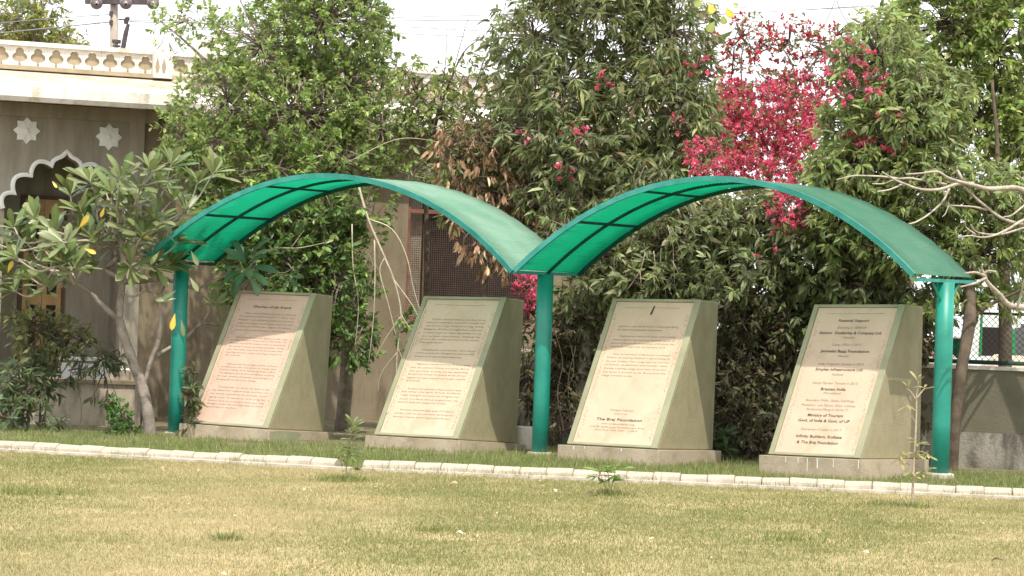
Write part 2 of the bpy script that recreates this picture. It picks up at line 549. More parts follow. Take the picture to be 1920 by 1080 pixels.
# rosettes: eight-petalled stars in relief
for (px, py) in ((50, 245), (204, 257)):
    u, z = fuz(px, py); v = [F(u, z, .05)]; t = []; K = 16
    for k in range(K):
        a = 2 * math.pi * k / K + math.pi / 8 * 0 + math.pi / 2
        r = .185 if k % 2 == 0 else .135
        v.append(F(u + r * math.cos(a), z + r * math.sin(a), .012 if k % 2 == 0 else .030))
    for k in range(K):
        a = 2 * math.pi * k / K + math.pi / 2
        r = .185 if k % 2 == 0 else .135
        v.append(F(u + r * math.cos(a), z + r * math.sin(a), 0))
    # petal ridges
    for k in range(K):
        t.append((0, 1 + k, 1 + (k + 1) % K))
        t += [(1 + k, 1 + K + k, 1 + K + (k + 1) % K), (1 + k, 1 + K + (k + 1) % K, 1 + (k + 1) % K)]
    v = np.array(v)
    m = MB().add(v, t)
    bud = []; 
    for k in range(8):
        a = 2 * math.pi * k / 8; bud.append(F(u + .045 * math.cos(a), z + .045 * math.sin(a), .045))
    ro = sub(m.build('rosette', M_WHITE2, bld), bld)
    b = MB(); b.add(np.array([F(u, z, .075)] + bud), [(0, 1 + k, 1 + (k + 1) % 8) for k in range(8)]); b.build('rosette_boss', M_WHITE2, ro)
# chajja (sloping eave), cornice and parapet
zc = fuz(120, 190, .95)[1]                                 # underside of the eave's lip
u_c0, u_c1 = u_w0, fuz(355, 195, .95)[0]
zl = zc + .22
zi = fuz(120, 136, .02)[1]                                 # where the eave meets the cornice
def prof_ext(name, prof, u0, u1, mat, ends=True):
    """profile in (off, z) extruded along the facade"""
    pr = np.array(prof); n_ = len(pr)
    v = np.vstack([[F(u0, z, o) for o, z in prof], [F(u1, z, o) for o, z in prof]]); t = []
    for j in range(n_):
        k = (j + 1) % n_
        t += [(j, n_ + j, n_ + k), (j, n_ + k, k)]
    for j in range(1, n_ - 1):
        t.append((0, j, j + 1)); t.append((n_, n_ + j + 1, n_ + j))
    return MB().add(v, t).build(name, mat, bld)
M_EAVE = pmat('weathered_eave', (.40, .335, .26), (.52, .45, .36), 2.5, .9, .3, 40, stain=(.30, .24, .17), stain_scale=4)
prof_ext('eave', [(.001, zi), (.001, zi - .14), (.80, zc + .02), (.84, zc + .03), (.84, zl + .03)], u_c0, u_c1, M_EAVE)
prof_ext('eave_lip', [(.842, zc + .02), (.86, zc - .03), (.95, zc - .03), (.99, zc + .03), (.99, zl - .05), (.95, zl), (.842, zl + .03)], u_c0, u_c1, M_WHITE)
prof_ext('beam', [(.002, zc + .05), (.002, zc - .16), (.05, zc - .16), (.05, zc + .02)], u_l - .6, u_p + .4, M_WALLG)
prof_ext('eave', [(.001, zi - .10), (.001, zi - .26), (.5, zi - .52), (.56, zi - .52), (.58, zi - .36), (.55, zi - .33)], u_c1 + .03, u_end, M_WHITE)
zp0, zp1 = fuz(80, 130)[1], fuz(80, 89)[1]
# roof slab and cornice
m = MB(); m.box((u_w0, -.05, zp0 - .16), (u_end, 6.2, zp0 - .04), FM); m.build('roof_slab', M_WHITE, bld)
prof_ext('cornice', [(.10, zp0 - .04), (.14, zp0 - .035), (.14, zp0 + .02), (.08, zp0 + .03), (.0, zp0 + .03), (.0, zp0 - .04)], u_w0, u_end, M_TANBACK)
MW = .2455; PH = zp1 - zp0 - .03
# one parapet panel with a trefoil cut right into it
def trefoil(n=10):
    pts = []
    w = MW
    cx, h = w / 2, PH
    def arc(x, y, r, a0, a1):
        for k in range(n):
            a = R(a0 + (a1 - a0) * k / (n - 1)); pts.append((cx + x + r * math.cos(a), y + r * math.sin(a)))
    pts.append((cx + .018, .0)); pts.append((cx + .013, h * .16))
    arc(.046, h * .42, .056, -105, 62)
    arc(0, h * .70, .056, -12, 192)
    arc(-.046, h * .42, .056, 118, 285)
    pts.append((cx - .013, h * .16)); pts.append((cx - .018, .0))
    return pts
bm = bmesh.new()
tf = trefoil()
outer_ = [(tf[-1][0], 0), (0, 0), (0, PH), (MW, PH), (MW, 0), (tf[0][0], 0)]
loop = outer_[1:5] + tf
vs = [bm.verts.new((x, 0, z)) for x, z in loop]
f = bm.faces.new(vs)
r = bmesh.ops.extrude_face_region(bm, geom=[f])
for v in [g for g in r['geom'] if isinstance(g, bmesh.types.BMVert)]:
    v.co.y += .03
bmesh.ops.triangulate(bm, faces=bm.faces[:]); bmesh.ops.recalc_face_normals(bm, faces=bm.faces[:])
pme = bpy.data.meshes.new('parapet_panel'); bm.to_mesh(pme); bm.free(); pme.materials.append(M_WHITE)
u_k = fuz(286, 115)[0]
u = u_k - MW * int((u_k - u_w0) / MW)
rp = random.Random(2)
while u < u_end - MW:
    inst('parapet_panel', pme, bld, FM @ Matrix.Translation((u, -.032, zp0 + .031)) @ Matrix.Rotation(rp.uniform(-.006, .006), 4, 'Y'))
    u += MW + .002
m = MB(); m.box((u_w0, -.001, zp0 + .03), (u_end, .10, zp1 - .03), FM); m.build('parapet_backing', M_TANBACK, bld)
m = MB(); m.box((u_w0, -.075, zp1 + .001), (u_end, .11, zp1 + .06), FM); m.build('coping', M_WHITE, bld)
# a narrow buttress with close-set trefoils where the parapet steps
m = MB(); ub = fuz(318, 115)[0]; m.box((u_k - .02, -.20, zp0 - .03), (ub, -.08, zp1 + .064), FM); m.build('parapet_pier', M_WHITE, bld)
for k, un in enumerate((u_k + .03, u_k + .12, u_k + .215)):
    if un < ub - .05:
        w = .032; hh = PH * .8; z0 = zp0 + .04
        pts = [(un - w * .4, z0), (un - w, z0 + hh * .35), (un - w * .7, z0 + hh * .62), (un, z0 + hh), (un + w * .7, z0 + hh * .62), (un + w, z0 + hh * .35), (un + w * .4, z0)]
        b = MB(); wall_poly(b, pts, .2005, .206); b.build('trefoil_recess', M_TANBACK, bld)
m = MB(); u0b = fuz(318, 160)[0]; m.box((u0b, -.35, zp0 - .42), (u0b + .26, -.052, zp0 - .05), FM); m.build('bracket_block', M_WHITE, bld)
# dome behind the parapet
cd = fac(405, 112, -2.2); Rd = .44
v = []; t = []; rings, seg = 10, 24
prof = [(Rd * 1.12, -.25), (Rd * 1.12, -.02), (Rd, .0)] + [(Rd * math.cos(a) * (1 + .08 * math.sin(2 * a)), Rd * .78 * math.sin(a)) for a in np.linspace(.05, 1.5, 9)] + [(.03, Rd * .84), (.02, Rd * .98)]
for (r_, z_) in prof:
    for j in range(seg):
        a = 2 * math.pi * j / seg; v.append((cd[0] + r_ * math.cos(a), cd[1] + r_ * math.sin(a), cd[2] + z_))
for i in range(len(prof) - 1):
    for j in range(seg):
        a0 = i * seg + j; a1 = i * seg + (j + 1) % seg; t += [(a0, a1, a1 + seg), (a0, a1 + seg, a0 + seg)]
MB().add(v, t).build('dome', M_WHITE, bld, smooth=True)
m = MB(); m.tube([cd + np.array([0, 0, -1.2]), cd + np.array([0, 0, -.24])], Rd * 1.1, 20); m.build('dome_drum', M_WHITE, bld)
# window: steel frame with woven wire mesh and a second inner jamb
wf = MB(); fw = .045
for (a, b, c_, d) in ((uw0, uw0 + fw, zw0, zw1), (uw1 - fw, uw1, zw0, zw1), (uw0 + fw, uw1 - fw, zw0, zw0 + fw), (uw0 + fw, uw1 - fw, zw1 - fw, zw1)):
    wf.box((a, .02, c_), (b, .07, d), FM)
u_j = fuz(800, 450)[0]; z_m = fuz(790, 396)[1]
wf.box((uw0 + fw, .025, z_m - .03), (uw1 - fw, .065, z_m + .03), FM)
win = sub(wf.build('window', M_RED, bld), bld)
jm = MB(); jm.box((u_j - .02, .075, zw0 + .01), (u_j + .02, .115, z_m), FM); jm.box((u_j + .02, .075, z_m - .08), (uw1, .115, z_m - .04), FM); jm.build('inner_frame', M_WOODD, win)
msh = MB()
k = 0
for uu in np.arange(uw0 + fw, uw1 - fw, .032):
    msh.box((uu - .0020, .078, zw0 + .03), (uu + .0020, .083, zw1 - .03), FM)
for zz in np.arange(zw0 + fw, zw1 - fw, .032):
    msh.box((uw0 + .03, .0835, zz - .0020), (uw1 - .03, .0885, zz + .0020), FM)
tag(msh.build('wire_mesh', M_MESH, win), kind='stuff')
m = MB(); m.box((uw0 + .02, .20, zw0), (u_j - .01, .24, zw1), FM); m.build('shutter', M_EAVE, win)
m = MB(); m.box((u_j - .01, .22, zw0), (uw1, .245, zw1), FM); m.build('pane', M_GLASSD, win)

# verandah plinth in front of the arch, its low wall and the bits on it
Yp = 30.6
pa, pb = at(-60, 714, Yp), at(254, 712, Yp + .25)
ztop = at(160, 712, Yp + .1)[2]
vrt = MB()
def prism(mb, quad_xy, z0, z1):
    q = np.array(quad_xy, float); n_ = len(q)
    v = np.vstack([np.c_[q, np.full(n_, z0)], np.c_[q, np.full(n_, z1)]]); t = []
    for j in range(n_):
        k = (j + 1) % n_; t += [(j, k, n_ + k), (j, n_ + k, n_ + j)]
    for j in range(1, n_ - 1):
        t.append((0, j + 1, j)); t.append((n_, n_ + j, n_ + j + 1))
    mb.add(v, t); return mb
back_a = F(u_w0, 0, .02)[:2]; back_b = F(fuz(262, 700)[0], 0, .02)[:2]
M_PLINTH = pmat('stained_plinth', (.36, .31, .235), (.46, .40, .31), 2.2, 0.92, 0.4, 35, stain=(.16, .13, .10), stain_scale=4, stretch=(1.4, 1.4, .5), stain_lo=.48, stain_hi=.7)
plh = thing('verandah_plinth', 'stained low plinth wall with pale top edge in front of the cusped arch', 'plinth', (pa[0], pa[1], 0))
prism(MB(), [pa[:2], pb[:2], back_b, back_a], -.05, ztop - .05).build('plinth_wall', M_PLINTH, plh)
prism(MB(), [pa[:2] + [-.02, -.03], pb[:2] + [.02, -.03], back_b + [.02, 0], back_a], ztop - .048, ztop).build('plinth_slab', M_WALL, plh)
bq = at(118, 712, Yp + .55)
bench = thing('stone_bench', 'blue-grey stone slab seat on the plinth behind the leafy shrub', 'bench', (bq[0], bq[1], ztop))
b0, b1 = at(108, 700, Yp + .6), at(212, 700, Yp + .75)
zt = at(160, 671, Yp + .65)[2]
prism(MB(), [b0[:2], b1[:2], b1[:2] + [-.05, .42], b0[:2] + [-.05, .42]], ztop + .003, zt - .04).build('base', M_GREY, bench)
prism(MB(), [b0[:2] + [-.02, -.02], b1[:2] + [.02, -.02], b1[:2] + [-.03, .44], b0[:2] + [-.07, .44]], zt - .038, zt).build('seat', M_GREY, bench)
# white pebbles in a tray at the plinth's end
tr0 = at(225, 700, Yp + .5)
tray = thing('planter_trough', 'small trough heaped with white pebbles at the end of the plinth', 'planter', (tr0[0], tr0[1], ztop))
MB().box((tr0[0] - .13, tr0[1] - .08, ztop + .002), (tr0[0] + .13, tr0[1] + .1, ztop + .11)).build('trough', M_PLINTH, tray)
pm = MB(); rr = random.Random(8)
for k in range(26):
    p = np.array([tr0[0] + rr.uniform(-.11, .11), tr0[1] + rr.uniform(-.07, .08), ztop + .125 + rr.uniform(0, .03)]); s_ = rr.uniform(.018, .03)
    pm.add(p + np.array([[s_, 0, 0], [-s_, 0, 0], [0, s_, 0], [0, -s_, 0], [0, 0, s_ * .8], [0, 0, -s_]]), [(0, 2, 4), (2, 1, 4), (1, 3, 4), (3, 0, 4), (2, 0, 5), (1, 2, 5), (3, 1, 5), (0, 3, 5)])
tag(pm.build('pebbles', M_WHITE2, tray), kind='stuff')

# ================================================================== BOUNDARY WALL + FENCE
W0, W1 = np.array([-.25, 30.25]), np.array([8.4, 26.55])
wd = (W1 - W0) / np.linalg.norm(W1 - W0); wn = np.array([wd[1], -wd[0]])
if wn[1] > 0: wn = -wn
M_BW = pmat('shade_darkened_render', (.13, .122, .085), (.165, .153, .108), 1.5, 0.93, 0.3, 40, stain=(.11, .10, .07), stain_scale=1.7, stretch=(1, 1, .4))  # tree shade over the wall is put into this darkened base colour
M_BW2 = pmat('damp_render', (.25, .235, .195), (.33, .31, .265), 2.5, 0.95, 0.5, 30, stain=(.07, .062, .05), stain_scale=3.2, stretch=(1.2, 1.2, .45), stain_lo=.45, stain_hi=.66)
bw = thing('boundary_wall', 'low grey rendered wall with damp-stained foot and broken pale coping behind the stones', 'wall', (W0[0], W0[1], 0))
zb = 1.19
def wq(o0, o1, s0=0.0, s1=None):
    A, B = W0 + wd * s0, (W1 if s1 is None else W0 + wd * s1)
    return [A + wn * o1, B + wn * o1, B - wn * o0, A - wn * o0]
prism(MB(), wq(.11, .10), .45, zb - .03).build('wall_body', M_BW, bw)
prism(MB(), wq(.11, .115), -.05, .449).build('wall_foot', M_BW2, bw)
LW = np.linalg.norm(W1 - W0); s_ = 0.0; rr = random.Random(4)
M_COP = pmat('mortar_coping', (.50, .46, .39), (.64, .60, .52), 6, 0.9, 0.6, 30)
while s_ < LW - .1:
    l_ = rr.uniform(.5, .9); e_ = min(s_ + l_, LW)
    prism(MB(), wq(.13, .125 + rr.uniform(-.01, .012), s_ + .004, e_ - .004), zb - .028, zb + rr.uniform(.002, .02)).build('coping', M_COP, bw)
    s_ = e_
# rubble lip at the foot on the right
M_FEN = pmat('dark_green_steel', (.012, .035, .028), (.02, .055, .042), 8, 0.5, 0.1, 40)
fen = thing('chain_link_fence', 'dark green chain-link fence with angle posts standing on the low wall', 'fence', (W0[0], W0[1], zb))
zf1 = 1.80
for s_ in np.arange(3.9, LW, 1.45):
    p = W0 + wd * s_
    MB().box((p[0] - .022, p[1] - .022, zb - .02), (p[0] + .022, p[1] + .022, zf1 + .02)).build('post', M_FEN, fen)
for z_ in (zf1, zb + .055):
    A = np.array([*(W0 + wd * 3.9), z_]); B = np.array([*W1, z_])
    m = MB(); m.tube([A, B], .017 if z_ > 1.5 else .028, 6); m.build('rail', M_FEN, fen)
m = MB(); dd = .07; hgt = zf1 - zb - .06
for s_ in np.arange(3.9 - hgt, LW, dd):
    for sg in (0, 1):
        a, b = (s_, s_ + hgt) if sg == 0 else (s_ + hgt, s_)
        a_, b_ = max(min(a, LW), 3.9), max(min(b, LW), 3.9)
        if abs(a_ - b_) < .02: continue
        za_ = zb + .06 + hgt * (abs(a_ - a) / hgt); zb_ = zf1 - hgt * (abs(b_ - b) / hgt)
        off = wn * (.004 if sg else -.004)
        m.tube([np.array([*(W0 + wd * a_ + off), za_]), np.array([*(W0 + wd * b_ + off), zb_])], .0035, 3, caps=False)
tag(m.build('chain_link', M_FEN, fen), kind='stuff')

# ================================================================== THE INSCRIPTION STONES
M_STONE = pmat('sage_paint', (.265, .235, .142), (.335, .295, .185), 2.2, 0.8, 0.25, 45, stain=(.225, .20, .12), stain_scale=3, stretch=(1, 1, .5))
M_FRAME = pmat('sage_frame', (.235, .235, .15), (.30, .295, .19), 3, 0.7, 0.15, 50)
M_BASE = pmat('worn_grey_base', (.34, .285, .20), (.42, .355, .26), 3, 0.85, 0.3, 50, stain=(.25, .21, .14), stain_scale=2.5)
M_PATCH = pmat('fresh_sage_patch', (.24, .25, .15), (.29, .295, .18), 5, 0.8, 0.2, 50)
M_DRIP = pmat('white_drips', (.62, .60, .53), (.74, .72, .66), 8, 0.8, 0.1, 50)
M_INK = flat_mat('brown_lettering', (.25, .205, .155), 0.8, 0.2)
M_INKB = flat_mat('black_lettering', (.05, .045, .045), 0.8, 0.2)
M_ORN = flat_mat('pink_ornament', (.36, .19, .14), 0.8, 0.2)
PANELS = [pmat('pink_panel', (.49, .345, .265), (.54, .39, .305), 2, 0.6, 0.15, 60, stain=(.42, .30, .22), stain_scale=3.5), pmat('cream_panel_a', (.50, .385, .275), (.55, .43, .315), 2, 0.6, 0.15, 60, stain=(.43, .33, .225), stain_scale=3.5),
          pmat('cream_panel_b', (.50, .38, .27), (.55, .425, .31), 2, 0.6, 0.15, 60, stain=(.43, .33, .225), stain_scale=3.5), pmat('cream_panel_c', (.49, .37, .27), (.54, .415, .31), 2, 0.6, 0.15, 60, stain=(.43, .33, .225), stain_scale=3.5)]
SW, SDB, SDT, SH, SM, SMF, SHB = 1.1538, 1.1723, .348, 1.6431, .0723, .09, .25
SLAB = [((-3.7715, 28.9857, .2023), (-.5067, -.0379, .0321), .9973), ((-1.5163, 28.0682, .1768), (-.5795, -.0526, .0222), 1.0135),
        ((.6633, 26.8573, .2038), (-.606, -.0318, .0088), 1.0028), ((2.751, 25.7155, .2222), (-.7084, -.0289, -.0037), .9817)]
SL = math.hypot(SDB - SDT, SH)
PA0, PA1, PB0, PB1 = .062, SW - .085, .035, SL - .04
PW_, PH_ = PA1 - PA0, PB1 - PB0

def text_line(body, width, cap, bold):
    """glyph outlines of one line, scaled to a width and a capital height, origin at the middle of the baseline"""
    cu = bpy.data.curves.new('t', 'FONT'); cu.body = body; cu.size = 1.0; cu.resolution_u = 2
    cu.offset = .012 if bold else 0.0
    ob = bpy.data.objects.new('t', cu); COL.objects.link(ob)
    bpy.context.view_layer.update()
    ev = ob.evaluated_get(bpy.context.evaluated_depsgraph_get())
    me = ev.to_mesh(); me.calc_loop_triangles()
    v = np.zeros(len(me.vertices) * 3); me.vertices.foreach_get('co', v); v = v.reshape(-1, 3)
    t = np.zeros(len(me.loop_triangles) * 3, dtype=np.int32); me.loop_triangles.foreach_get('vertices', t)
    ev.to_mesh_clear(); bpy.data.objects.remove(ob); bpy.data.curves.remove(cu)
    w = v[:, 0].max() - v[:, 0].min()
    x = (v[:, 0] - v[:, 0].min()) / w * width
    return np.stack([x, v[:, 1] / .69 * cap], 1), t.reshape(-1, 3)

# lines: (text, y in the panel's photo rows, left fraction, right fraction, capital height fraction, bold)
def para(lines, ys, l=.10, r=.90, indent=.07, lastw=.5, cap=.0115):
    out = []
    for i, (s, y) in enumerate(zip(lines, ys)):
        a = l + (indent if i == 0 else 0); b = r if i < len(lines) - 1 else l + (r - l) * lastw
        out.append((s, y, a, b, cap, False))
    return out
def ctr(s, y, w, cap=.0155, bold=False, c=.5):
    return (s, y, c - w / 2, c + w / 2, cap, bold)
T1 = (553, 794, [("Glories of Jai Kund", 577, .25, .79, .017, True)]
      + para(["Once when Krishna was busy performing", "his extraordinary leelas in Braj, the", "demoniac ruler of Mathura called and ordered", "Agha the king of his asura band to kill", "Krishna and Balarama. Agha's brothers,", "demons Putana and Bakasura, had already"], [590, 596, 602.5, 609, 615, 622], lastw=.92)
      + para(["The third demon was Aghasura who used", "to roam nearby in forest and on the banks of a", "Yamuna. A powerful serpent it put on all paths to", "the pond in entering caves and jaws. If any", "one went past, they became entranced after", "hearing demon's voice, and they entered in", "the mouth."], [636, 641, 647, 653, 658.5, 664.5, 669.5], lastw=.28)
      + para(["Aghasura was the younger brother of Putana", "and Bakasura who had sworn to avenge their", "Krishna's killing, while wandering freely in Braj.", "This Aghasura saw Krishna and Balarama among", "all their cowherd friends and thought of", "avenging the murder of his siblings."], [686, 691.5, 697, 703, 709, 715], lastw=.72)
      + para(["Thinking that, the demon lay down in the", "way ahead with a gigantic body, touching with", "the clouds resembling the mountain of his", "gaping mouth. He opened his mouth so big that", "Krishna's whole herd could see it inside a cave. They", "thought a snake way, and Agha kept his mouth", "opened like in a cave form."], [729, 735, 741.5, 748, 754.5, 760, 766], lastw=.56))
T2 = (562, 814, para(["Krishna watched them proceeding into an", "open and cavernous mouth of a monster and", "wanted to stop them entering, being", "Bhagavan, Krishna thought these innocent", "cowherd boys are solely dependent on me", "and I protect them always. Thinking this", "Krishna the omniscient entered the mouth", "of the great demon."], [600, 606, 612.5, 619, 625.5, 632, 638, 644], lastw=.40)
      + para(["Watching the cruel monster, there was an", "outcry among the demigods in heaven, and", "Krishna's act in approaching breathed joy."], [658, 664, 670.5], lastw=.82)
      + para(["Aghasura wanted to crush Krishna along", "with his cowherd friends and calves. But at", "that very time, Krishna started expanding", "himself and choked the breath of the demon.", "Aghasura's eyes popped out in pain and his", "life force left."], [684.5, 691.5, 698, 704, 710.5, 716], lastw=.25)
      + para(["Krishna then glanced at the cowherd boys", "and calves who were revived. Suddenly", "a light emerged and came out of Aghasura's", "mouth in a flame that emerged from the", "demon's body and merged into Krishna."], [731, 736.5, 743, 750, 756], lastw=.82)
      + para(["Everyone witnessed these leelas of Krishna in", "wonder, while the demons were trembling and", "dancing in heaven, showering scented flowers."], [770, 776.5, 783], lastw=.98))
T3 = (565, 832, [("Aghasura was the Brahma's matted glorifying", 612, .12, .89, .0125, False), ("the supreme personality of Godhead.", 618.5, .12, .70, .0125, False)]
      + para(["Aghasura himself was not really", "deserving but his soul got emitted gates of", "entering he got the association of Krishna, the", "soul finally merged with the Supreme Lord."], [631, 638, 644.5, 651], lastw=.88)
      + para(["Due to wonders of Brahma's successor", "Krishna by entering, Brahma in day crossing to", "the joys of leelas. Their songs went on until the", "of banana, sandalwood and wooden idols,", "thereby creating a large kund here. Since then", "the kund is known as Jai Kund and the", "village is known as Jait."], [665.5, 672, 679, 685.5, 692.5, 699.5, 706], lastw=.50)
      + [ctr("Vineet Narain", 770, .30, .014), ctr("Chairman", 776.5, .17, .0115), ctr("The Braj Foundation", 787.5, .58, .0175, True), ctr("www.brajfoundation.org", 795.5, .42, .0115), ctr("C-6/28, Safdarjung Development Area", 801.5, .70, .0115), ctr("Hauz Khas, New Delhi - 110016", 807, .54, .0115)])
def z4(y): return 540 + y / 2.8425
T4 = (579, 853, [ctr("Financial Support", z4(181), .385, .0175, True), ctr("Desilting in 2008-09", z4(219), .36, .0155), ctr("Gannon  Dunkerley & Company Ltd.", z4(248), .79, .0185, True), ctr("Mumbai", z4(273), .14, .0145),
      ctr("Camp Office in 2014", z4(312), .37, .0155), ctr("Jamnalal Bajaj Foundation", z4(347), .61, .0185, True), ctr("Mumbai", z4(373), .13, .0145), ctr("Solar Irrigation System in 2015", z4(416), .57, .0155), ctr("Simplex Infrastructure Ltd.", z4(445), .60, .0185, True),
      ctr("Kolkata", z4(472), .14, .0145), ctr("Kaliya Mardan Temple in 2015", z4(518), .56, .0155), ctr("Brassex India", z4(550), .31, .0185, True), ctr("Moradabad", z4(571), .21, .0145), ctr("Boundary Walls, Gates, Desilting,", z4(610), .60, .0155),
      ctr("Plantation, Lok Manch, Ghat, Utilities,", z4(636), .68, .0155), ctr("Parikrama Marg in 2016-17", z4(658), .52, .0155), ctr("Ministry of Tourism", z4(689), .44, .0185, True), ctr("Govt. of India & Govt. of UP", z4(717), .64, .0185, True),
      ctr("Dioramas of Leela in 2017", z4(763), .50, .0155), ctr("Infinity Builders, Kolkata", z4(800), .57, .0185, True), ctr("& The Braj Foundation", z4(831), .51, .0185, True)])
SLAB_LABEL = ['sloping stone with pinkish panel headed Glories of Jai Kund, light patch on its base', 'sloping stone whose panel shows only long paragraphs, between the first stone and the middle post',
              'sloping stone with The Braj Foundation near the panel foot, right of the middle post', 'sloping stone listing Financial Support donors, drips of white paint on its base']
def slant(a, b, h=0.0):
    sy, sz = (SDB - SDT) / SL, SH / SL
    return np.array([a, b * sy - h * sz, b * sz + h * sy])
INK_MB = None
for si, (loc, (yaw, tx, ty), ks) in enumerate(SLAB):
    st = thing('inscription_stone', SLAB_LABEL[si], 'inscription stone', loc, group='sloping inscription stones under the canopies')
    st.rotation_mode = 'XYZ'
    Mz, Mx, My = Matrix.Rotation(yaw, 4, 'Z'), Matrix.Rotation(tx, 4, 'X'), Matrix.Rotation(ty, 4, 'Y')
    st.matrix_world = Matrix.Translation(loc) @ My @ Mx @ Mz @ Matrix.Scale(ks, 4)
    # base block
    m = MB().box((-SM, -SMF, -SHB), (SW + SM, SDB + SM, -.002)); bo = m.build('base', M_BASE, st, local=True); chamfer(bo, .012, 2)
    # wedge body
    d = SDB - SDT
    v = [(0, 0, 0), (SW, 0, 0), (SW, SDB, 0), (0, SDB, 0), (0, d, SH), (SW, d, SH), (SW, SDB, SH), (0, SDB, SH)]
    t = []
    for a, b, c_, e_ in ((0, 3, 2, 1), (0, 1, 5, 4), (4, 5, 6, 7), (2, 3, 7, 6)):
        t += [(a, b, c_), (a, c_, e_)]
    t += [(1, 2, 6), (1, 6, 5), (3, 0, 4), (3, 4, 7)]
    wo_ = MB().add(v, t).build('body', M_STONE, st, local=True); chamfer(wo_, .014, 3)
    # raised frame round the recessed panel
    FMn = MB()
    def slab_bar(a0, a1, b0, b1, h0, h1):
        P = [slant(a, b, h) for h in (h0, h1) for (a, b) in ((a0, b0), (a1, b0), (a1, b1), (a0, b1))]
        tt = []
        for a, b, c_, e_ in ((0, 3, 2, 1), (4, 5, 6, 7), (0, 1, 5, 4), (1, 2, 6, 5), (2, 3, 7, 6), (3, 0, 4, 7)):
            tt += [(a, b, c_), (a, c_, e_)]
        return np.array(P), tt
    hf = .024
    for a0, a1, b0, b1 in ((.002, PA0, .004, SL - .006), (PA1, SW - .002, .004, SL - .006), (PA0 + .0005, PA1 - .0005, .004, PB0), (PA0 + .0005, PA1 - .0005, PB1, SL - .006)):
        FMn.add(*slab_bar(a0, a1, b0, b1, .001, hf))
    fo = FMn.build('frame', M_FRAME, st, local=True); chamfer(fo, .005, 2)
    pn = MB().add(*slab_bar(PA0 + .002, PA1 - .002, PB0 + .002, PB1 - .002, .0015, .008)).build('panel', PANELS[si], st, local=True)
    # lettering
    ytop, ybot, lines = (T1, T2, T3, T4)[si]
    reg, bold_ = MB(), MB()
    for (s, y, l, r, cap, bd) in lines:
        xy, tri = text_line(s, (r - l) * PW_, cap * PH_, bd)
        b0 = PB0 + PH_ * (ybot - y) / (ybot - ytop) - cap * PH_ * .5
        pts = np.array([slant(PA0 + l * PW_ + x, b0 + yy, .0105) for x, yy in xy])
        (bold_ if bd else reg).add(pts, tri)
    if reg.n: tag(reg.build('lettering', M_INK, pn, local=True), kind='stuff')
    if bold_.n: tag(bold_.build('lettering', M_INKB, pn, local=True), kind='stuff')
    # ornament down both sides and the rule along the head
    orn = MB(); rr = random.Random(20 + si)
    for b in np.arange(PB0 + .05, PB1 - .16, .030):
        for cx_ in (.045, .955):
            for k in range(3):
                if rr.random() < .30: continue
                x0 = PA0 + cx_ * PW_ + rr.uniform(-.022, .014); bb = b + rr.uniform(0, .018)
                w_, h_ = rr.uniform(.006, .018), rr.uniform(.003, .008)
                orn.add([slant(x0, bb, .0098), slant(x0 + w_, bb + rr.uniform(-.004, .004), .0098), slant(x0 + w_ * .8, bb + h_, .0098), slant(x0, bb + h_, .0098)], [(0, 1, 2), (0, 2, 3)])
    tag(orn.build('ornament', M_ORN, pn, local=True), kind='stuff')
    rule = MB()
    for k in range(14):
        x0 = PA0 + PW_ * (.12 + .052 * k) + rr.uniform(0, .01); b = PB1 - .075 + rr.uniform(-.002, .002)
        rule.add([slant(x0, b, .0099), slant(x0 + .052, b, .0099), slant(x0 + .05, b + .0045 * rr.random() + .002, .0099), slant(x0, b + .004, .0099)], [(0, 1, 2), (0, 2, 3)])
    tag(rule.build('rule', M_INK, pn, local=True), kind='stuff')
    if si == 2:
        P = [slant(PA0 + PW_ * x, PB1 - PH_ * y, .0103) for x, y in ((.478, .085), (.498, .030), (.507, .022), (.515, .034), (.505, .088), (.488, .092))]
        MB().add(P, [(0, 1, 2), (0, 2, 3), (0, 3, 4), (0, 4, 5)]).build('chipped_mark', M_INKB, pn, local=True)
    if si == 1:                                       # a lighter strip of mortar along the panel's left side
        MB().add(*slab_bar(PA0 + .002, PA0 + .022, PB0 + .25, PB1 - .12, .0085, .016)).build('mortar_strip', PANELS[1], pn, local=True)
    if si == 0:
        y = SDB
        poly = [(.02, -.235), (.02, -.03), (.2, -.012), (.42, -.02), (.60, -.018), (.66, -.05), (.60, -.08), (.62, -.12), (.53, -.16), (.56, -.235)]
        P = [(SW + SM + .0025, yy - SMF, zz) for yy, zz in poly]; c0 = (SW + SM + .0025, .22, -.13)
        MB().add([c0] + P, [(0, 1 + (k + 1) % len(P), 1 + k) for k in range(len(P))]).build('paint_patch', M_PATCH, bo, local=True)
    if si in (0, 2, 3):
        dr = MB()
        nd = {0: 2, 2: 3, 3: 7}[si]
        for k in range(nd):
            x0 = rr.uniform(.1, SW + .05); top = -.004 - rr.random() * .01; ln = rr.uniform(.03, .15) if si == 3 else rr.uniform(.01, .04); w0 = rr.uniform(.004, .012)
            P = [(x0 - w0, -SMF - .0022, top), (x0 + w0, -SMF - .0022, top), (x0 + w0 * .7, -SMF - .0022, top - ln * .4), (x0 + .004, -SMF - .0022, top - ln), (x0 - .005, -SMF - .0022, top - ln), (x0 - w0 * .35, -SMF - .0022, top - ln * .4)]
            dr.add(P, [(0, 2, 1), (0, 5, 2), (5, 3, 2), (5, 4, 3)])
        tag(dr.build('paint_drips', M_DRIP, bo, local=True), kind='stuff')
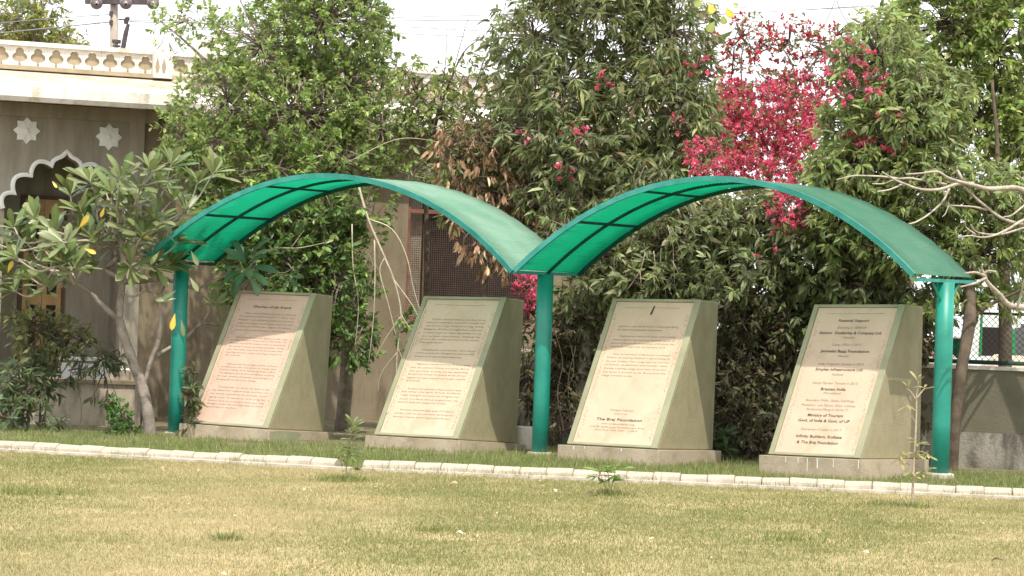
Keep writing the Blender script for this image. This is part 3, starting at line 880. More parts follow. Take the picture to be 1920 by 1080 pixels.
# ================================================================== THE CANOPY
M_POST, n, bs, _o = new_mat('green_post_paint')
c = ramp(n, noise(n, 3, 5), [(.35, (.006, .18, .13)), (.65, (.014, .25, .185))])
c = mix(n, c, (.09, .28, .23), ramp(n, noise(n, 7, 6, .7), [(.58, (0, 0, 0)), (.75, (.5, .5, .5))]))
n.links.new(c, bs.inputs['Base Color']); bs.inputs['Roughness'].default_value = .42
bump(n, bs, noise(n, 60, 3), .12, .01)
M_RIB = pmat('dark_green_rib', (.004, .045, .038), (.008, .07, .058), 8, 0.5, 0.1, 40)
M_RIM = pmat('teal_rim', (.02, .20, .165), (.045, .27, .23), 6, 0.5, 0.1, 40)
def sheet_mat(name, ca, cb, cc, trans, tcol):
    m, n, bs, out = new_mat(name)
    c = ramp(n, noise(n, 2.0, 6), [(.35, ca), (.62, cb)])
    c = mix(n, c, cc, ramp(n, noise(n, 3.5, 7, .7, (1.0, 1.0, 1.0)), [(.40, (0, 0, 0)), (.80, (.7, .7, .7))]))
    n.links.new(c, bs.inputs['Base Color']); bs.inputs['Roughness'].default_value = .5
    tr = n.nodes.new('ShaderNodeBsdfTranslucent'); tr.inputs[0].default_value = (*tcol, 1)
    mx = n.nodes.new('ShaderNodeMixShader'); mx.inputs[0].default_value = trans
    n.links.new(bs.outputs[0], mx.inputs[1]); n.links.new(tr.outputs[0], mx.inputs[2]); n.links.new(mx.outputs[0], out.inputs[0])
    MATS[name] = m
    return m
M_TOP = sheet_mat('weathered_sheet_top', (.16, .30, .225), (.23, .36, .28), (.36, .42, .36), .36, (.12, .88, .62))
M_TOP2 = sheet_mat('greener_sheet_top', (.036, .135, .09), (.058, .16, .112), (.135, .185, .145), .34, (.05, .80, .5))
M_UND = sheet_mat('green_sheet_underside', (.02, .29, .20), (.035, .36, .25), (.07, .43, .32), .64, (.13, 1.0, .78))

POSTS = [(-3.9781, 29.4094, .0754), (.3727, 27.5439, .0635), (4.4617, 25.2187, .1251)]
PHGT = (2.0043, 1.9978, 1.9476)
OA, OB = np.array([-.3732, -.4148]), np.array([.363, .4035])
KB = .0004
ARCH = [((-4.001, 29.4187), (.3855, 27.5387), 2.1356, 2.0723, (1.1184, .1341, -.0741, -.1055)), ((.3722, 27.5441), (4.4579, 25.2203), 2.0902, 2.128, (1.1192, .044, -.097, -.0131))]
def arch_pt(k, t, w, dz=0.0):
    """t along the span 0..1, w across 0 (front) .. 1 (rear)"""
    A, B, z0, z1, p = ARCH[k]; A = np.array(A); B = np.array(B)
    t = np.asarray(t, float); w = np.asarray(w, float) + 0 * t
    xy = A + (B - A) * t[..., None] + OA + (OB - OA) * w[..., None]
    x = np.clip(t, 0, 1); b = 4 * x * (1 - x)
    z = z0 + (z1 - z0) * t + p[0] * b + p[1] * b * (2 * x - 1) + p[2] * b * b + p[3] * b * b * (2 * x - 1) + KB * w + dz
    return np.concatenate([xy, z[..., None]], -1)
sh = thing('arched_shelter', 'green steel shelter of two arched ribbed canopies on three round posts', 'shelter', POSTS[1])
for (x, y, z), PH1 in zip(POSTS, PHGT):
    m = MB(); m.tube([(x, y, z - .15), (x, y, z + .5), (x, y, z + 1.2), (x, y, z + PH1 + .01)], .092, 28); po = sub(m.build('post', M_POST, sh, smooth=True), sh)
    m = MB(); zg = float(bed_z(np.array(x), np.array(y))); m.tube([(x, y, zg - .05), (x, y, zg + .018), (x, y, zg + .03)], [.15, .145, .125], 20); m.build('footing', M_EDGE, sh)
    for i in range(len(po.data.polygons) - 56, len(po.data.polygons)): po.data.polygons[i].use_smooth = False
NS = 900
for k in range(2):
    tt = np.linspace(.004, .996, NS)
    P0_ = arch_pt(k, tt, 0.0); P1_ = arch_pt(k, tt, 1.0)
    L = np.concatenate([[0], np.cumsum(np.linalg.norm(np.diff(P0_, axis=0), axis=1))])
    wave = .0065 * np.sin(2 * np.pi * L / .046)
    tg = nrm(np.gradient(P0_, axis=0)); wv = nrm(P1_ - P0_); nn = nrm(np.cross(wv, tg)); nn = np.where(nn[:, 2:3] < 0, -nn, nn)
    sag = .012 * np.sin(L * 1.7 + k) + .006 * np.sin(L * 4.1)
    ws = (0.0, .25, .5, .75, 1.0)
    top, und = [], []
    for w in ws:
        base = P0_ + (P1_ - P0_) * w + nn * (wave + sag * math.sin(math.pi * w) * .7 + .003 * np.sin(L * 23 + w * 9))[:, None]
        top.append(base + nn * (.004 - wave * .8)[:, None]); und.append(base - nn * .004)
    top = np.stack(top, 1); und = np.stack(und, 1); W_ = len(ws)
    idx = np.arange(NS * W_).reshape(NS, W_)
    a, b, c_, d = idx[:-1, :-1].ravel(), idx[1:, :-1].ravel(), idx[1:, 1:].ravel(), idx[:-1, 1:].ravel()
    tq = np.vstack([np.stack([a, b, c_], 1), np.stack([a, c_, d], 1)])
    off = NS * W_
    side = []
    for col_ in (0, W_ - 1):
        e0 = idx[:-1, col_]; e1 = idx[1:, col_]
        side.append(np.stack([e0, e1, e1 + off], 1)); side.append(np.stack([e0, e1 + off, e0 + off], 1))
    for row in (0, NS - 1):
        e0 = idx[row, :-1]; e1 = idx[row, 1:]
        side.append(np.stack([e0, e1, e1 + off], 1)); side.append(np.stack([e0, e1 + off, e0 + off], 1))
    side = np.vstack(side)
    mb = MB().add(np.vstack([top.reshape(-1, 3), und.reshape(-1, 3)]), np.vstack([tq, tq[:, ::-1] + off, side]))
    o = mb.build('roof_sheet', [(M_TOP, M_TOP2)[k], M_UND], sh, smooth=False)
    mi = np.zeros(len(o.data.polygons), dtype=np.int32); mi[len(tq):2 * len(tq)] = 1
    o.data.polygons.foreach_set('material_index', mi)
    sm = np.zeros(len(mi), bool); sm[:2 * len(tq)] = True
    o.data.polygons.foreach_set('use_smooth', sm)
    # ribs along the arch
    for w, wd_, h0, h1, mt, nm in ((.004, .012, -.045, .014, M_RIM, 'rim'), (.5, .013, -.04, -.012, M_RIB, 'rib'), (.985, .013, -.05, -.010, M_RIB, 'rib')):
        ts = np.linspace(.004, .996, 60); pth = arch_pt(k, ts, w)
        tg = nrm(np.gradient(pth, axis=0)); wv = nrm(arch_pt(k, ts, 1.0) - arch_pt(k, ts, 0.0)); nn = nrm(np.cross(wv, tg)); nn = np.where(nn[:, 2:3] < 0, -nn, nn)
        v = np.stack([pth - wv * wd_ + nn * h0, pth + wv * wd_ + nn * h0, pth + wv * wd_ + nn * h1, pth - wv * wd_ + nn * h1], 1).reshape(-1, 3); t = []
        for i in range(59):
            for j in range(4):
                a0 = i * 4 + j; a1 = i * 4 + (j + 1) % 4
                t += [(a0, a1, a1 + 4), (a0, a1 + 4, a0 + 4)]
        t += [(0, 2, 1), (0, 3, 2), (236, 237, 238), (236, 238, 239)]
        MB().add(v, t).build(nm, mt, sh)
    # purlins across
    for t0 in (.165, .33, .515, .68, .84):
        dl = .0018
        ring = []
        for w in (.012, .97):
            for (dt, dz) in ((-dl, -.036), (dl, -.036), (dl, -.016), (-dl, -.016)):
                ring.append(arch_pt(k, np.array([t0 + dt]), w)[0] + np.array([0, 0, dz]))
        q = []
        for a, b, c_, d in ((0, 1, 5, 4), (1, 2, 6, 5), (2, 3, 7, 6), (3, 0, 4, 7), (0, 3, 2, 1), (4, 5, 6, 7)):
            q += [(a, b, c_), (a, c_, d)]
        MB().add(ring, q).build('purlin', M_RIB, sh)
# end beams across each post head, and braces
for i, (x, y, z) in enumerate(POSTS):
    zt_ = z + PHGT[i]
    A = np.array([x, y]) + OA * .98; B = np.array([x, y]) + OB * .98
    m = MB(); m.sweep([np.array([*A, zt_ + .002]), np.array([*B, zt_ + .012])], [(-.03, 0), (.03, 0), (.03, .035), (-.03, .035)]); m.build('end_beam', M_RIM if i else M_RIB, sh)
    for s_ in ((-1, 1) if i == 2 else ()):
        dv = (OB if s_ > 0 else OA); dv = dv / np.linalg.norm(dv)
        a = np.array([x, y]) + dv * .088; b = np.array([x, y]) + dv * .25
        m = MB(); m.tube([np.array([*a, zt_ - .17]), np.array([*b, zt_ + .0])], .014, 6); m.build('brace', M_POST if i == 2 else M_RIB, sh)

# ================================================================== FOLIAGE TOOLS
LEAF_WIDE = (np.array([[0, 0, 0], [-.30, .28, .05], [0, .30, 0], [.30, .28, .05], [-.32, .62, .04], [0, .64, -.02], [.32, .62, .04], [0, 1, -.08]]),
             np.array([(0, 2, 1), (0, 3, 2), (1, 2, 5), (1, 5, 4), (2, 3, 6), (2, 6, 5), (4, 5, 7), (5, 6, 7)]))
LEAF_LONG = (np.array([[0, 0, 0], [-.5, .30, .03], [0, .32, 0], [.5, .30, .03], [-.42, .66, -.06], [0, .68, -.09], [.42, .66, -.06], [0, 1, -.26]]), LEAF_WIDE[1])
LEAF_TINY = (np.array([[0, 0, 0], [-.35, .5, .06], [.35, .5, .06], [0, 1, -.04]]), np.array([(0, 2, 1), (1, 2, 3)]))

def leaf_mesh(rg, base, dirs, length, width, tmpl, cols, up_bias=1.0, roll=.5):
    """one triangle soup of leaves: base (n,3), directions (n,3), length/width (n,), colours (n,3)"""
    n_ = len(base); d = nrm(dirs)
    up = np.array(SUN_DIR) * up_bias + rg.normal(size=(n_, 3)) * roll       # leaves turn their faces to the light
    s = np.cross(d, up); s = nrm(s); nn = np.cross(s, d)
    V, T = tmpl; k = len(V)
    v = base[:, None] + V[None, :, 0:1] * (s * width[:, None])[:, None] + V[None, :, 1:2] * (d * length[:, None])[:, None] + V[None, :, 2:3] * (nn * length[:, None])[:, None]
    t = T[None] + (np.arange(n_) * k)[:, None, None]
    c = np.repeat(cols, k, axis=0)
    return v.reshape(-1, 3), t.reshape(-1, 3), c

def tints(rg, n_, pal, w, var=.22):
    pal = np.array(pal); w = np.array(w, float); w /= w.sum()
    c = pal[rg.choice(len(pal), n_, p=w)]
    return np.clip(c * np.exp(rg.normal(size=(n_, 1)) * var) * np.exp(rg.normal(size=(n_, 3)) * .06), .004, .9)

def blob_points(rg, blobs, n_, shell=.35, gate=None):
    """cluster centres spread through ellipsoids given by (px, py, rx, ry, depth Y, depth radius, weight)"""
    B = np.array(blobs, float); vol = B[:, 2] * B[:, 3] * B[:, 6]
    k = rg.choice(len(B), n_, p=vol / vol.sum()); b = B[k]
    u = nrm(rg.normal(size=(n_, 3))); r = rg.random(n_) ** (1 / 3) * (1 - shell) + shell * np.minimum(1, .75 + .3 * rg.random(n_))
    off = u * r[:, None]
    out = np.zeros((n_, 3)); cen = np.zeros((n_, 3))
    for i in range(n_):
        Y = b[i, 4] + off[i, 1] * b[i, 5]
        out[i] = at(b[i, 0] + off[i, 0] * b[i, 2], b[i, 1] - off[i, 2] * b[i, 3], Y); cen[i] = at(b[i, 0], b[i, 1], b[i, 4])
    return out, cen, nrm(out - cen)

def crown(rg, blobs, ncl, per, length, width, tmpl, pal, palw, spread=.9, droop=.5, twig=.14, up_bias=1.0, roll=.6, outw=.6, twigs=None, var=.22, clvar=.25, shell=.35, keep=None):
    C, cen, ax = blob_points(rg, blobs, ncl, shell)
    if keep is not None:
        k_ = keep(C); C, cen, ax = C[k_], cen[k_], ax[k_]; ncl = len(C)
    axis = nrm(ax * outw + rg.normal(size=(ncl, 3)) * .55 + np.array([0, 0, .25]))
    n_ = ncl * per
    ci = np.repeat(np.arange(ncl), per)
    tpos = rg.random(n_) ** .7
    base = C[ci] + axis[ci] * (tpos * twig)[:, None]
    rad = rg.normal(size=(n_, 3)); rad = nrm(rad - (rad * axis[ci]).sum(1, keepdims=True) * axis[ci])
    d = axis[ci] * (.35 + .5 * tpos)[:, None] + rad * spread + np.array([0, 0, -droop])
    ln = length * np.exp(rg.normal(size=n_) * .22); wd2 = width * np.exp(rg.normal(size=n_) * .15) * ln / length
    cl = tints(rg, n_, pal, palw, var) * np.exp(rg.normal(size=(ncl, 1)) * clvar)[ci]
    if twigs is not None:
        for i in range(ncl):
            a = C[i] - axis[i] * twig * .6; e = C[i] + axis[i] * twig
            twigs.tube([a, (a + e) / 2 + rg.normal(size=3) * .01, e], [.005, .004, .002], 3, caps=False)
            if i % 3 == 0:
                twigs.tube([cen[i], (cen[i] * .5 + a * .5) + rg.normal(size=3) * .06 + np.array([0, 0, .04]), a], [.014, .009, .005], 4, caps=False)
    return leaf_mesh(rg, base, d, ln, wd2, tmpl, np.clip(cl, .004, .9), up_bias, roll)

def limb(mb, pts_px, Ys, radii, sides=8, n_=5):
    """a limb through photo pixels at depths Ys, radii in metres"""
    P = np.array([at(px, py, Y) for (px, py), Y in zip(pts_px, np.broadcast_to(Ys, len(pts_px)))])
    q = smooth_line(np.hstack([P, np.array(np.broadcast_to(radii, len(pts_px)))[:, None]]), n_)
    mb.tube(q[:, :3], np.maximum(q[:, 3], .001), sides)
    return q

G_BRIGHT = [(.20, .30, .075), (.26, .355, .10), (.14, .225, .06), (.32, .385, .14)]
G_OLIVE = [(.155, .20, .075), (.215, .25, .11), (.11, .155, .058), (.28, .30, .155), (.27, .21, .10)]
G_DEEP = [(.15, .215, .065), (.205, .27, .09), (.26, .31, .12), (.11, .155, .05)]

# ------------------------------------------------------------------ the bright fig tree over the building
rg = np.random.default_rng(11)
b0 = at(640, 800, 31.6)
tree = thing('fig_tree', 'bright green small-leaved tree hanging over the first canopy, pale drooping twigs', 'tree', (b0[0], b0[1], .08))
tk = MB()
limb(tk, [(640, 815), (650, 700), (652, 560), (640, 440), (615, 330), (600, 220), (592, 120), (590, 10)], [31.6, 31.6, 31.6, 31.7, 31.9, 32.1, 32.2, 32.3], [.10, .09, .08, .075, .065, .05, .04, .02], 10)
limb(tk, [(640, 440), (560, 330), (480, 230), (420, 150), (350, 80), (300, 40)], [31.7, 31.6, 31.6, 31.7, 31.8, 31.9], [.06, .045, .035, .025, .016, .008])
limb(tk, [(615, 330), (680, 230), (720, 150), (700, 60)], [31.9, 32, 32.1, 32.1], [.045, .03, .02, .01])
limb(tk, [(600, 220), (530, 150), (480, 60), (450, 0)], [32.1, 32, 32, 32], [.035, .025, .015, .01])
limb(tk, [(630, 400), (700, 300), (760, 270), (850, 300)], [31.7, 31.5, 31.3, 31.2], [.04, .02, .012, .006])
tk.build('trunk', M_BARK, tree, smooth=True)
hg = MB()
for pl, r0 in (([(670, 340), (690, 410), (720, 480), (740, 530), (752, 590), (745, 660), (742, 720)], .011), ([(735, 520), (780, 585), (790, 640)], .006), ([(690, 410), (735, 430), (762, 480), (775, 540), (790, 590)], .007), ([(722, 482), (712, 510), (728, 570), (745, 640)], .007),
               ([(750, 595), (720, 640), (700, 680)], .005), ([(752, 590), (770, 620), (785, 660)], .005), ([(702, 450), (703, 520), (700, 600), (690, 690)], .007), ([(660, 420), (662, 500), (672, 570), (665, 660)], .006), ([(745, 650), (760, 690), (770, 740)], .004), ([(745, 660), (715, 700), (708, 740)], .004),
               ([(660, 300), (740, 262), (800, 262), (835, 272)], .0035)):
    limb(hg, pl, 30.5, np.linspace(r0 * 1.5, r0 * .7, len(pl)), 5, 4)
tag(hg.build('hanging_twigs', M_PALE, tree, smooth=True), kind='stuff')
top_blobs = [(610, 40, 120, 110, 32.2, 1.0, 1), (490, 90, 105, 80, 32, .9, .8), (345, 40, 55, 35, 31.8, .5, .45), (320, 95, 30, 18, 31.8, .3, .3), (425, 185, 85, 75, 31.7, .8, .9), (555, 215, 130, 95, 31.8, 1.0, 1), (660, 165, 75, 90, 32, .8, .9), (690, 50, 45, 70, 32, .6, .6), (395, 275, 80, 55, 31.4, .6, .8),
             (500, 320, 110, 50, 31.4, .7, 1), (640, 300, 95, 55, 31.4, .7, 1), (715, 240, 70, 55, 31.5, .6, .7), (600, -60, 150, 80, 32.3, 1, .8), (340, 250, 35, 45, 31.3, .4, .7), (770, 320, 60, 30, 31.2, .4, .6), (740, 130, 40, 40, 32, .4, .25)]
low_blobs = [(420, 420, 70, 50, 31, .5, 1), (370, 330, 50, 50, 31.2, .4, .8), (520, 400, 80, 60, 31, .5, 1), (480, 520, 60, 60, 31, .4, .7), (620, 450, 50, 80, 31.2, .4, 1), (590, 420, 95, 60, 31.0, .5, 1), (560, 500, 60, 75, 30.9, .4, 1), (635, 530, 60, 90, 30.9, .4, 1), (650, 630, 45, 60, 30.8, .3, .5), (690, 390, 40, 40, 30.8, .3, .6), (600, 620, 40, 60, 30.9, .3, .6), (690, 620, 22, 50, 30.8, .2, .4), (450, 450, 60, 60, 31, .4, .6), (700, 500, 15, 90, 30.8, .2, .25), (760, 620, 25, 40, 30.8, .2, .2)]
tw = MB(); lf = MB()
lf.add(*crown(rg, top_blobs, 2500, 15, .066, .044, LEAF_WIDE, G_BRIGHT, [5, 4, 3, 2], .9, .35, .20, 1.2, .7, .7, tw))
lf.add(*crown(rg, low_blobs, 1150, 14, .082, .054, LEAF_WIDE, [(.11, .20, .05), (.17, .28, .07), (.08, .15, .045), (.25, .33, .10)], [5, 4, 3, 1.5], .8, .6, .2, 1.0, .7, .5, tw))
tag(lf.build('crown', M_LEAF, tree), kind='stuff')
tag(tw.build('twigs', M_BARK, tree), kind='stuff')

# ------------------------------------------------------------------ thin sapling-like tree right of it
rg = np.random.default_rng(12)
b0 = at(800, 500, 31.4)
tree = thing('sparse_tree', 'thin sparse tree with bare twigs against the sky, between the fig and the mango', 'tree', (b0[0], b0[1], .08))
tk = MB()
limb(tk, [(796, 780), (800, 500), (800, 330), (815, 240), (845, 150), (872, 95), (905, 70)], 31.5, [.04, .035, .028, .02, .014, .009, .005])
limb(tk, [(800, 330), (845, 270), (880, 200), (905, 120), (935, 60)], 31.6, [.02, .014, .01, .007, .004])
limb(tk, [(815, 240), (790, 180), (760, 130)], 31.5, [.012, .008, .004]); limb(tk, [(825, 190), (835, 120), (838, 55)], 31.5, [.009, .006, .003])
limb(tk, [(845, 150), (870, 60), (880, 30)], 31.5, [.007, .005, .003]); limb(tk, [(860, 240), (905, 210), (930, 160)], 31.6, [.01, .006, .003])
tk.build('trunk', M_BARKD, tree, smooth=True)
tw = MB(); lf = MB()
lf.add(*crown(rg, [(785, 180, 55, 45, 31.5, .5, 1), (830, 215, 60, 60, 31.5, .5, 1), (885, 170, 55, 60, 31.6, .5, .8), (780, 260, 50, 45, 31.4, .4, 1), (840, 275, 60, 35, 31.4, .4, 1), (905, 240, 55, 55, 31.5, .5, 1), (760, 140, 30, 25, 31.5, .3, .6), (925, 120, 35, 60, 31.5, .4, .5)], 270, 9, .085, .05, LEAF_WIDE,
              [(.21, .28, .075), (.16, .22, .06), (.11, .16, .045), (.29, .31, .12)], [4, 4, 3, 2], .9, .5, .22, 1, .8, .6, tw))
tag(lf.build('crown', M_LEAF, tree), kind='stuff'); tag(tw.build('twigs', M_BARKD, tree), kind='stuff')

# ------------------------------------------------------------------ withered shrub with hanging brown leaves
rg = np.random.default_rng(13)
b0 = at(900, 600, 30.2)
tree = thing('withered_tree', 'withered tree with hanging brown dead leaves behind the valley between the canopies', 'tree', (b0[0], b0[1], .08))
tk = MB()
limb(tk, [(905, 800), (910, 600), (905, 450), (890, 340), (860, 270), (840, 240)], 30.3, [.035, .03, .022, .016, .01, .005])
limb(tk, [(905, 450), (935, 370), (950, 300), (940, 240)], 30.3, [.016, .012, .008, .004]); limb(tk, [(905, 450), (870, 430), (850, 410)], 30.2, [.012, .007, .004])
limb(tk, [(935, 370), (990, 390), (1030, 430)], 30.2, [.01, .007, .003]); limb(tk, [(950, 310), (1000, 330), (1050, 390)], 30.2, [.008, .006, .003])
tk.build('trunk', M_BARKD, tree, smooth=True)
lf = MB(); tw = MB()
PB = [(.36, .22, .13), (.46, .31, .19), (.25, .16, .095), (.52, .39, .27)]
lf.add(*crown(rg, [(850, 300, 40, 60, 30.3, .3, 1.2), (905, 330, 55, 65, 30.3, .4, 1.1), (945, 290, 35, 50, 30.3, .4, .7), (930, 400, 45, 45, 30.2, .3, 1), (885, 430, 40, 50, 30.1, .3, .8), (925, 490, 35, 45, 30.1, .2, .6)], 185, 8, .12, .026, LEAF_LONG, PB, [4, 4, 3, 2], .5, 1.3, .16, .3, 1.0, .4, tw))
gl = MB(); gl.add(*crown(rg, [(870, 310, 60, 60, 30.5, .4, 1), (930, 360, 60, 70, 30.5, .4, 1), (960, 270, 60, 50, 30.5, .4, 1), (850, 380, 30, 50, 30.6, .3, .7)], 210, 9, .10, .03, LEAF_LONG, G_OLIVE, [4, 4, 3, 3, 1], .85, .6, .15, .9, .7, .6, tw))
tag(gl.build('green_leaves', M_LEAF, tree), kind='stuff')
lf.add(*crown(rg, [(1000, 330, 60, 60, 30.4, .4, 1), (900, 270, 60, 40, 30.4, .4, 1), (980, 420, 45, 40, 30.4, .3, 1)], 260, 9, .10, .024, LEAF_LONG, [(.24, .18, .11), (.11, .10, .04), (.22, .15, .085)], [3, 3, 2], .8, .8, .16, .4, 1.0, .5, tw))
tag(lf.build('crown', M_DRY, tree), kind='stuff'); tag(tw.build('twigs', M_BARKD, tree), kind='stuff')

# ------------------------------------------------------------------ the big olive mango-like tree in the middle
rg = np.random.default_rng(14)
b0 = at(1085, 790, 29.4)
tree = thing('mango_tree', 'tall olive-green long-leaved tree rising behind the middle post', 'tree', (b0[0], b0[1], .08))
tk = MB()
limb(tk, [(1082, 830), (1090, 740), (1100, 640), (1118, 555), (1112, 430), (1095, 330), (1088, 230), (1092, 130), (1100, 0)], [29.3, 29.3, 29.3, 29.5, 29.9, 30.2, 30.3, 30.3, 30.3], [.085, .08, .075, .075, .06, .05, .04, .03, .02], 10)
limb(tk, [(1112, 430), (1180, 330), (1230, 230), (1260, 120), (1270, 20)], [29.9, 30.1, 30.2, 30.3, 30.3], [.05, .035, .028, .018, .01])
limb(tk, [(1095, 330), (1030, 250), (985, 170), (960, 80)], [30.2, 30.2, 30.3, 30.3], [.035, .025, .016, .008]); limb(tk, [(1118, 555), (1135, 545), (1170, 500), (1230, 450)], [29.5, 29.5, 29.4, 29.4], [.045, .035, .025, .015])
tk.build('trunk', M_BARK, tree, smooth=True)
lf = MB(); tw = MB()
lf.add(*crown(rg, [(1000, 70, 75, 80, 30.4, .7, .8), (1130, 20, 120, 80, 30.4, .9, 1), (1255, 60, 85, 95, 30.4, .8, 1), (1060, 165, 115, 80, 30.3, .9, .9), (1215, 185, 120, 90, 30.3, .9, 1), (1000, 240, 75, 65, 30.2, .7, .9), (1110, 280, 130, 65, 30.1, .8, 1), (1285, 255, 65, 75, 30.1, .6, 1), (1190, 335, 120, 45, 29.9, .7, 1), (955, 150, 35, 60, 30.4, .4, .3),
                   (1130, -60, 180, 60, 30.4, .9, .8), (1040, 360, 70, 60, 30.0, .5, .9), (1320, 150, 30, 60, 30.3, .4, .4), (1050, 430, 30, 40, 29.6, .3, .7)], 2200, 11, .135, .029, LEAF_LONG, G_OLIVE, [5, 5, 4, 3, .7], .85, .75, .16, .9, .6, .6, tw, clvar=.28))
tag(lf.build('crown', M_LEAF, tree), kind='stuff'); tag(tw.build('twigs', M_BARK, tree), kind='stuff')

# ------------------------------------------------------------------ the dense hedge under and behind the second canopy
rg = np.random.default_rng(15)
b0 = at(1400, 840, 28.6)
hed = thing('hedge_shrub', 'tall dark leafy hedge below the second canopy, bare stems at its foot', 'hedge', (b0[0], b0[1], .08))
stm = MB()
zo = lambda x, y: (1320 + x / 3.376, 560 + y / 3.376)
for pl, r0 in (([(235, 985), (170, 720), (140, 560), (180, 290), (190, 150)], .016), ([(240, 960), (250, 870), (330, 795), (375, 700), (430, 560)], .014), ([(245, 990), (200, 760), (205, 480), (230, 300)], .010), ([(330, 795), (290, 700), (275, 500), (300, 200)], .010), ([(255, 985), (300, 900), (460, 700), (520, 420)], .010), ([(140, 560), (100, 480), (60, 300)], .007),
               ([(230, 980), (120, 800), (70, 650), (50, 400)], .008), ([(250, 900), (190, 990)], .007), ([(205, 480), (250, 380), (330, 330)], .005)):
    stm = MB(); limb(stm, [zo(*p) for p in pl], 28.2, np.linspace(r0, r0 * .5, len(pl)), 6, 4); stm.build('stem', M_BARKD, hed, smooth=True)
for pl, r0 in (([(1060, 820), (1045, 740), (1055, 680), (1040, 620)], .009), ([(1075, 815), (1065, 720), (1080, 650)], .008), ([(1045, 760), (1075, 700), (1068, 640), (1050, 600)], .007), ([(1050, 800), (1090, 745), (1055, 690)], .005), ([(1390, 850), (1410, 700), (1440, 600)], .01), ([(1670, 860), (1665, 700), (1700, 560)], .014)):
    stm = MB(); limb(stm, pl, 28.9, np.linspace(r0, r0 * .5, len(pl)), 6, 4); stm.build('stem', M_BARKD, hed, smooth=True)
lf = MB(); tw = MB()
lf.add(*crown(rg, [(1180, 470, 105, 60, 29.2, .6, 1), (1290, 440, 120, 75, 29.0, .7, 1), (1420, 425, 105, 75, 28.8, .7, 1), (1250, 530, 110, 40, 28.8, .5, 1), (1400, 525, 105, 60, 28.5, .6, 1), (1520, 480, 95, 85, 28.4, .6, 1), (1610, 530, 80, 75, 28.2, .6, 1), (1470, 600, 50, 45, 28.4, .4, .7), (1095, 540, 50, 45, 29.2, .4, .6),
                   (1690, 560, 60, 50, 28.2, .4, .6), (1560, 590, 60, 50, 28.6, .5, .9), (1390, 610, 60, 35, 28.7, .4, .5), (1360, 680, 60, 60, 29.3, .3, .25), (1420, 800, 60, 40, 29.2, .3, .2), (1660, 650, 60, 70, 28.6, .3, .35), (1330, 820, 25, 25, 28.4, .2, .25), (1420, 620, 70, 60, 29.0, .4, 1), (1400, 700, 60, 70, 29.3, .3, 1), (1420, 790, 55, 60, 29.2, .3, .8), (1100, 600, 60, 40, 29.5, .3, .8), (1300, 540, 100, 50, 29.6, .4, 1), (1680, 620, 60, 70, 28.7, .3, .9), (1560, 560, 120, 60, 29.2, .4, 1), (1070, 680, 40, 60, 29.7, .25, .4), (1200, 500, 120, 60, 29.9, .4, 1)], 3100, 11, .118, .032, LEAF_LONG,
              [(.155, .195, .08), (.22, .255, .115), (.12, .155, .065), (.30, .305, .18)], [5, 5, 4, 2], .85, .6, .16, .9, .6, .6, tw, clvar=.3))
tag(lf.build('crown', M_LEAF, hed), kind='stuff'); tag(tw.build('twigs', M_BARKD, hed), kind='stuff')
dk = MB(); tw2 = MB()
dk.add(*crown(rg, [(1400, 600, 60, 40, 28.3, .4, 1), (1395, 680, 60, 60, 28.4, .35, 1), (1400, 770, 55, 60, 28.2, .35, 1), (1410, 830, 60, 35, 28.0, .3, .9), (1480, 640, 60, 60, 28.4, .3, 1), (1345, 720, 30, 80, 28.4, .2, .7), (1075, 620, 45, 40, 29.3, .3, 1), (1060, 700, 40, 60, 29.4, .25, .8), (1070, 790, 40, 40, 29.0, .25, .7), (990, 700, 25, 80, 29.4, .2, .8), (1700, 640, 50, 60, 27.9, .3, .9), (1690, 760, 40, 60, 28.0, .25, .3)], 900, 9, .085, .028, LEAF_LONG,
              [(.085, .07, .042), (.12, .10, .06), (.075, .09, .04), (.15, .13, .075)], [4, 3, 4, 1.5], .8, .7, .22, .6, .9, .5, tw2))
tag(dk.build('dry_undergrowth', M_DRY, hed), kind='stuff'); tag(tw2.build('twigs', M_BARKD, hed), kind='stuff')
hg = MB()
zo = lambda x, y: (950 + x / 3.484, 310 + y / 3.484)
for pl in ([(1050, 390), (1085, 520), (1090, 640), (1100, 830)], [(1050, 390), (1100, 480), (1150, 590), (1130, 640)], [(1010, 540), (1000, 700), (990, 860)], [(960, 560), (970, 680), (940, 760)], [(905, 570), (870, 690), (790, 810)], [(1000, 700), (1030, 780), (1040, 840)], [(1080, 620), (1120, 700), (1160, 740)], [(990, 700), (950, 800)], [(1100, 400), (1160, 430), (1200, 560)], [(870, 690), (880, 790)], [(1005, 690), (1060, 790)]):
    limb(hg, [zo(*p) for p in pl], 28.4, np.linspace(.006, .0025, len(pl)), 5, 4)
tag(hg.build('hanging_twigs', M_TWIG, hed, smooth=True), kind='stuff')

# ------------------------------------------------------------------ bougainvillea
rg = np.random.default_rng(16)
b0 = at(1450, 760, 32.5)
tree = thing('bougainvillea', 'tall bougainvillea covered in magenta-pink bracts behind the second canopy', 'flowering shrub', (b0[0], b0[1], .06))
tk = MB()
limb(tk, [(1450, 800), (1455, 600), (1440, 430), (1450, 300), (1490, 170), (1480, 110), (1440, 60)], 32.6, [.06, .05, .04, .032, .02, .012, .006])
limb(tk, [(1450, 300), (1400, 200), (1390, 110), (1410, 40)], 32.6, [.02, .015, .01, .005]); limb(tk, [(1490, 170), (1540, 100), (1590, 60)], 32.6, [.014, .01, .005]); limb(tk, [(1490, 240), (1560, 160), (1600, 140)], 32.6, [.014, .01, .005]); limb(tk, [(1440, 430), (1360, 330), (1320, 290)], 32.2, [.02, .012, .006])
tk.build('trunk', M_BARK, tree, smooth=True)
PK = [(.58, .06, .145), (.68, .13, .23), (.44, .035, .10), (.74, .30, .38)]
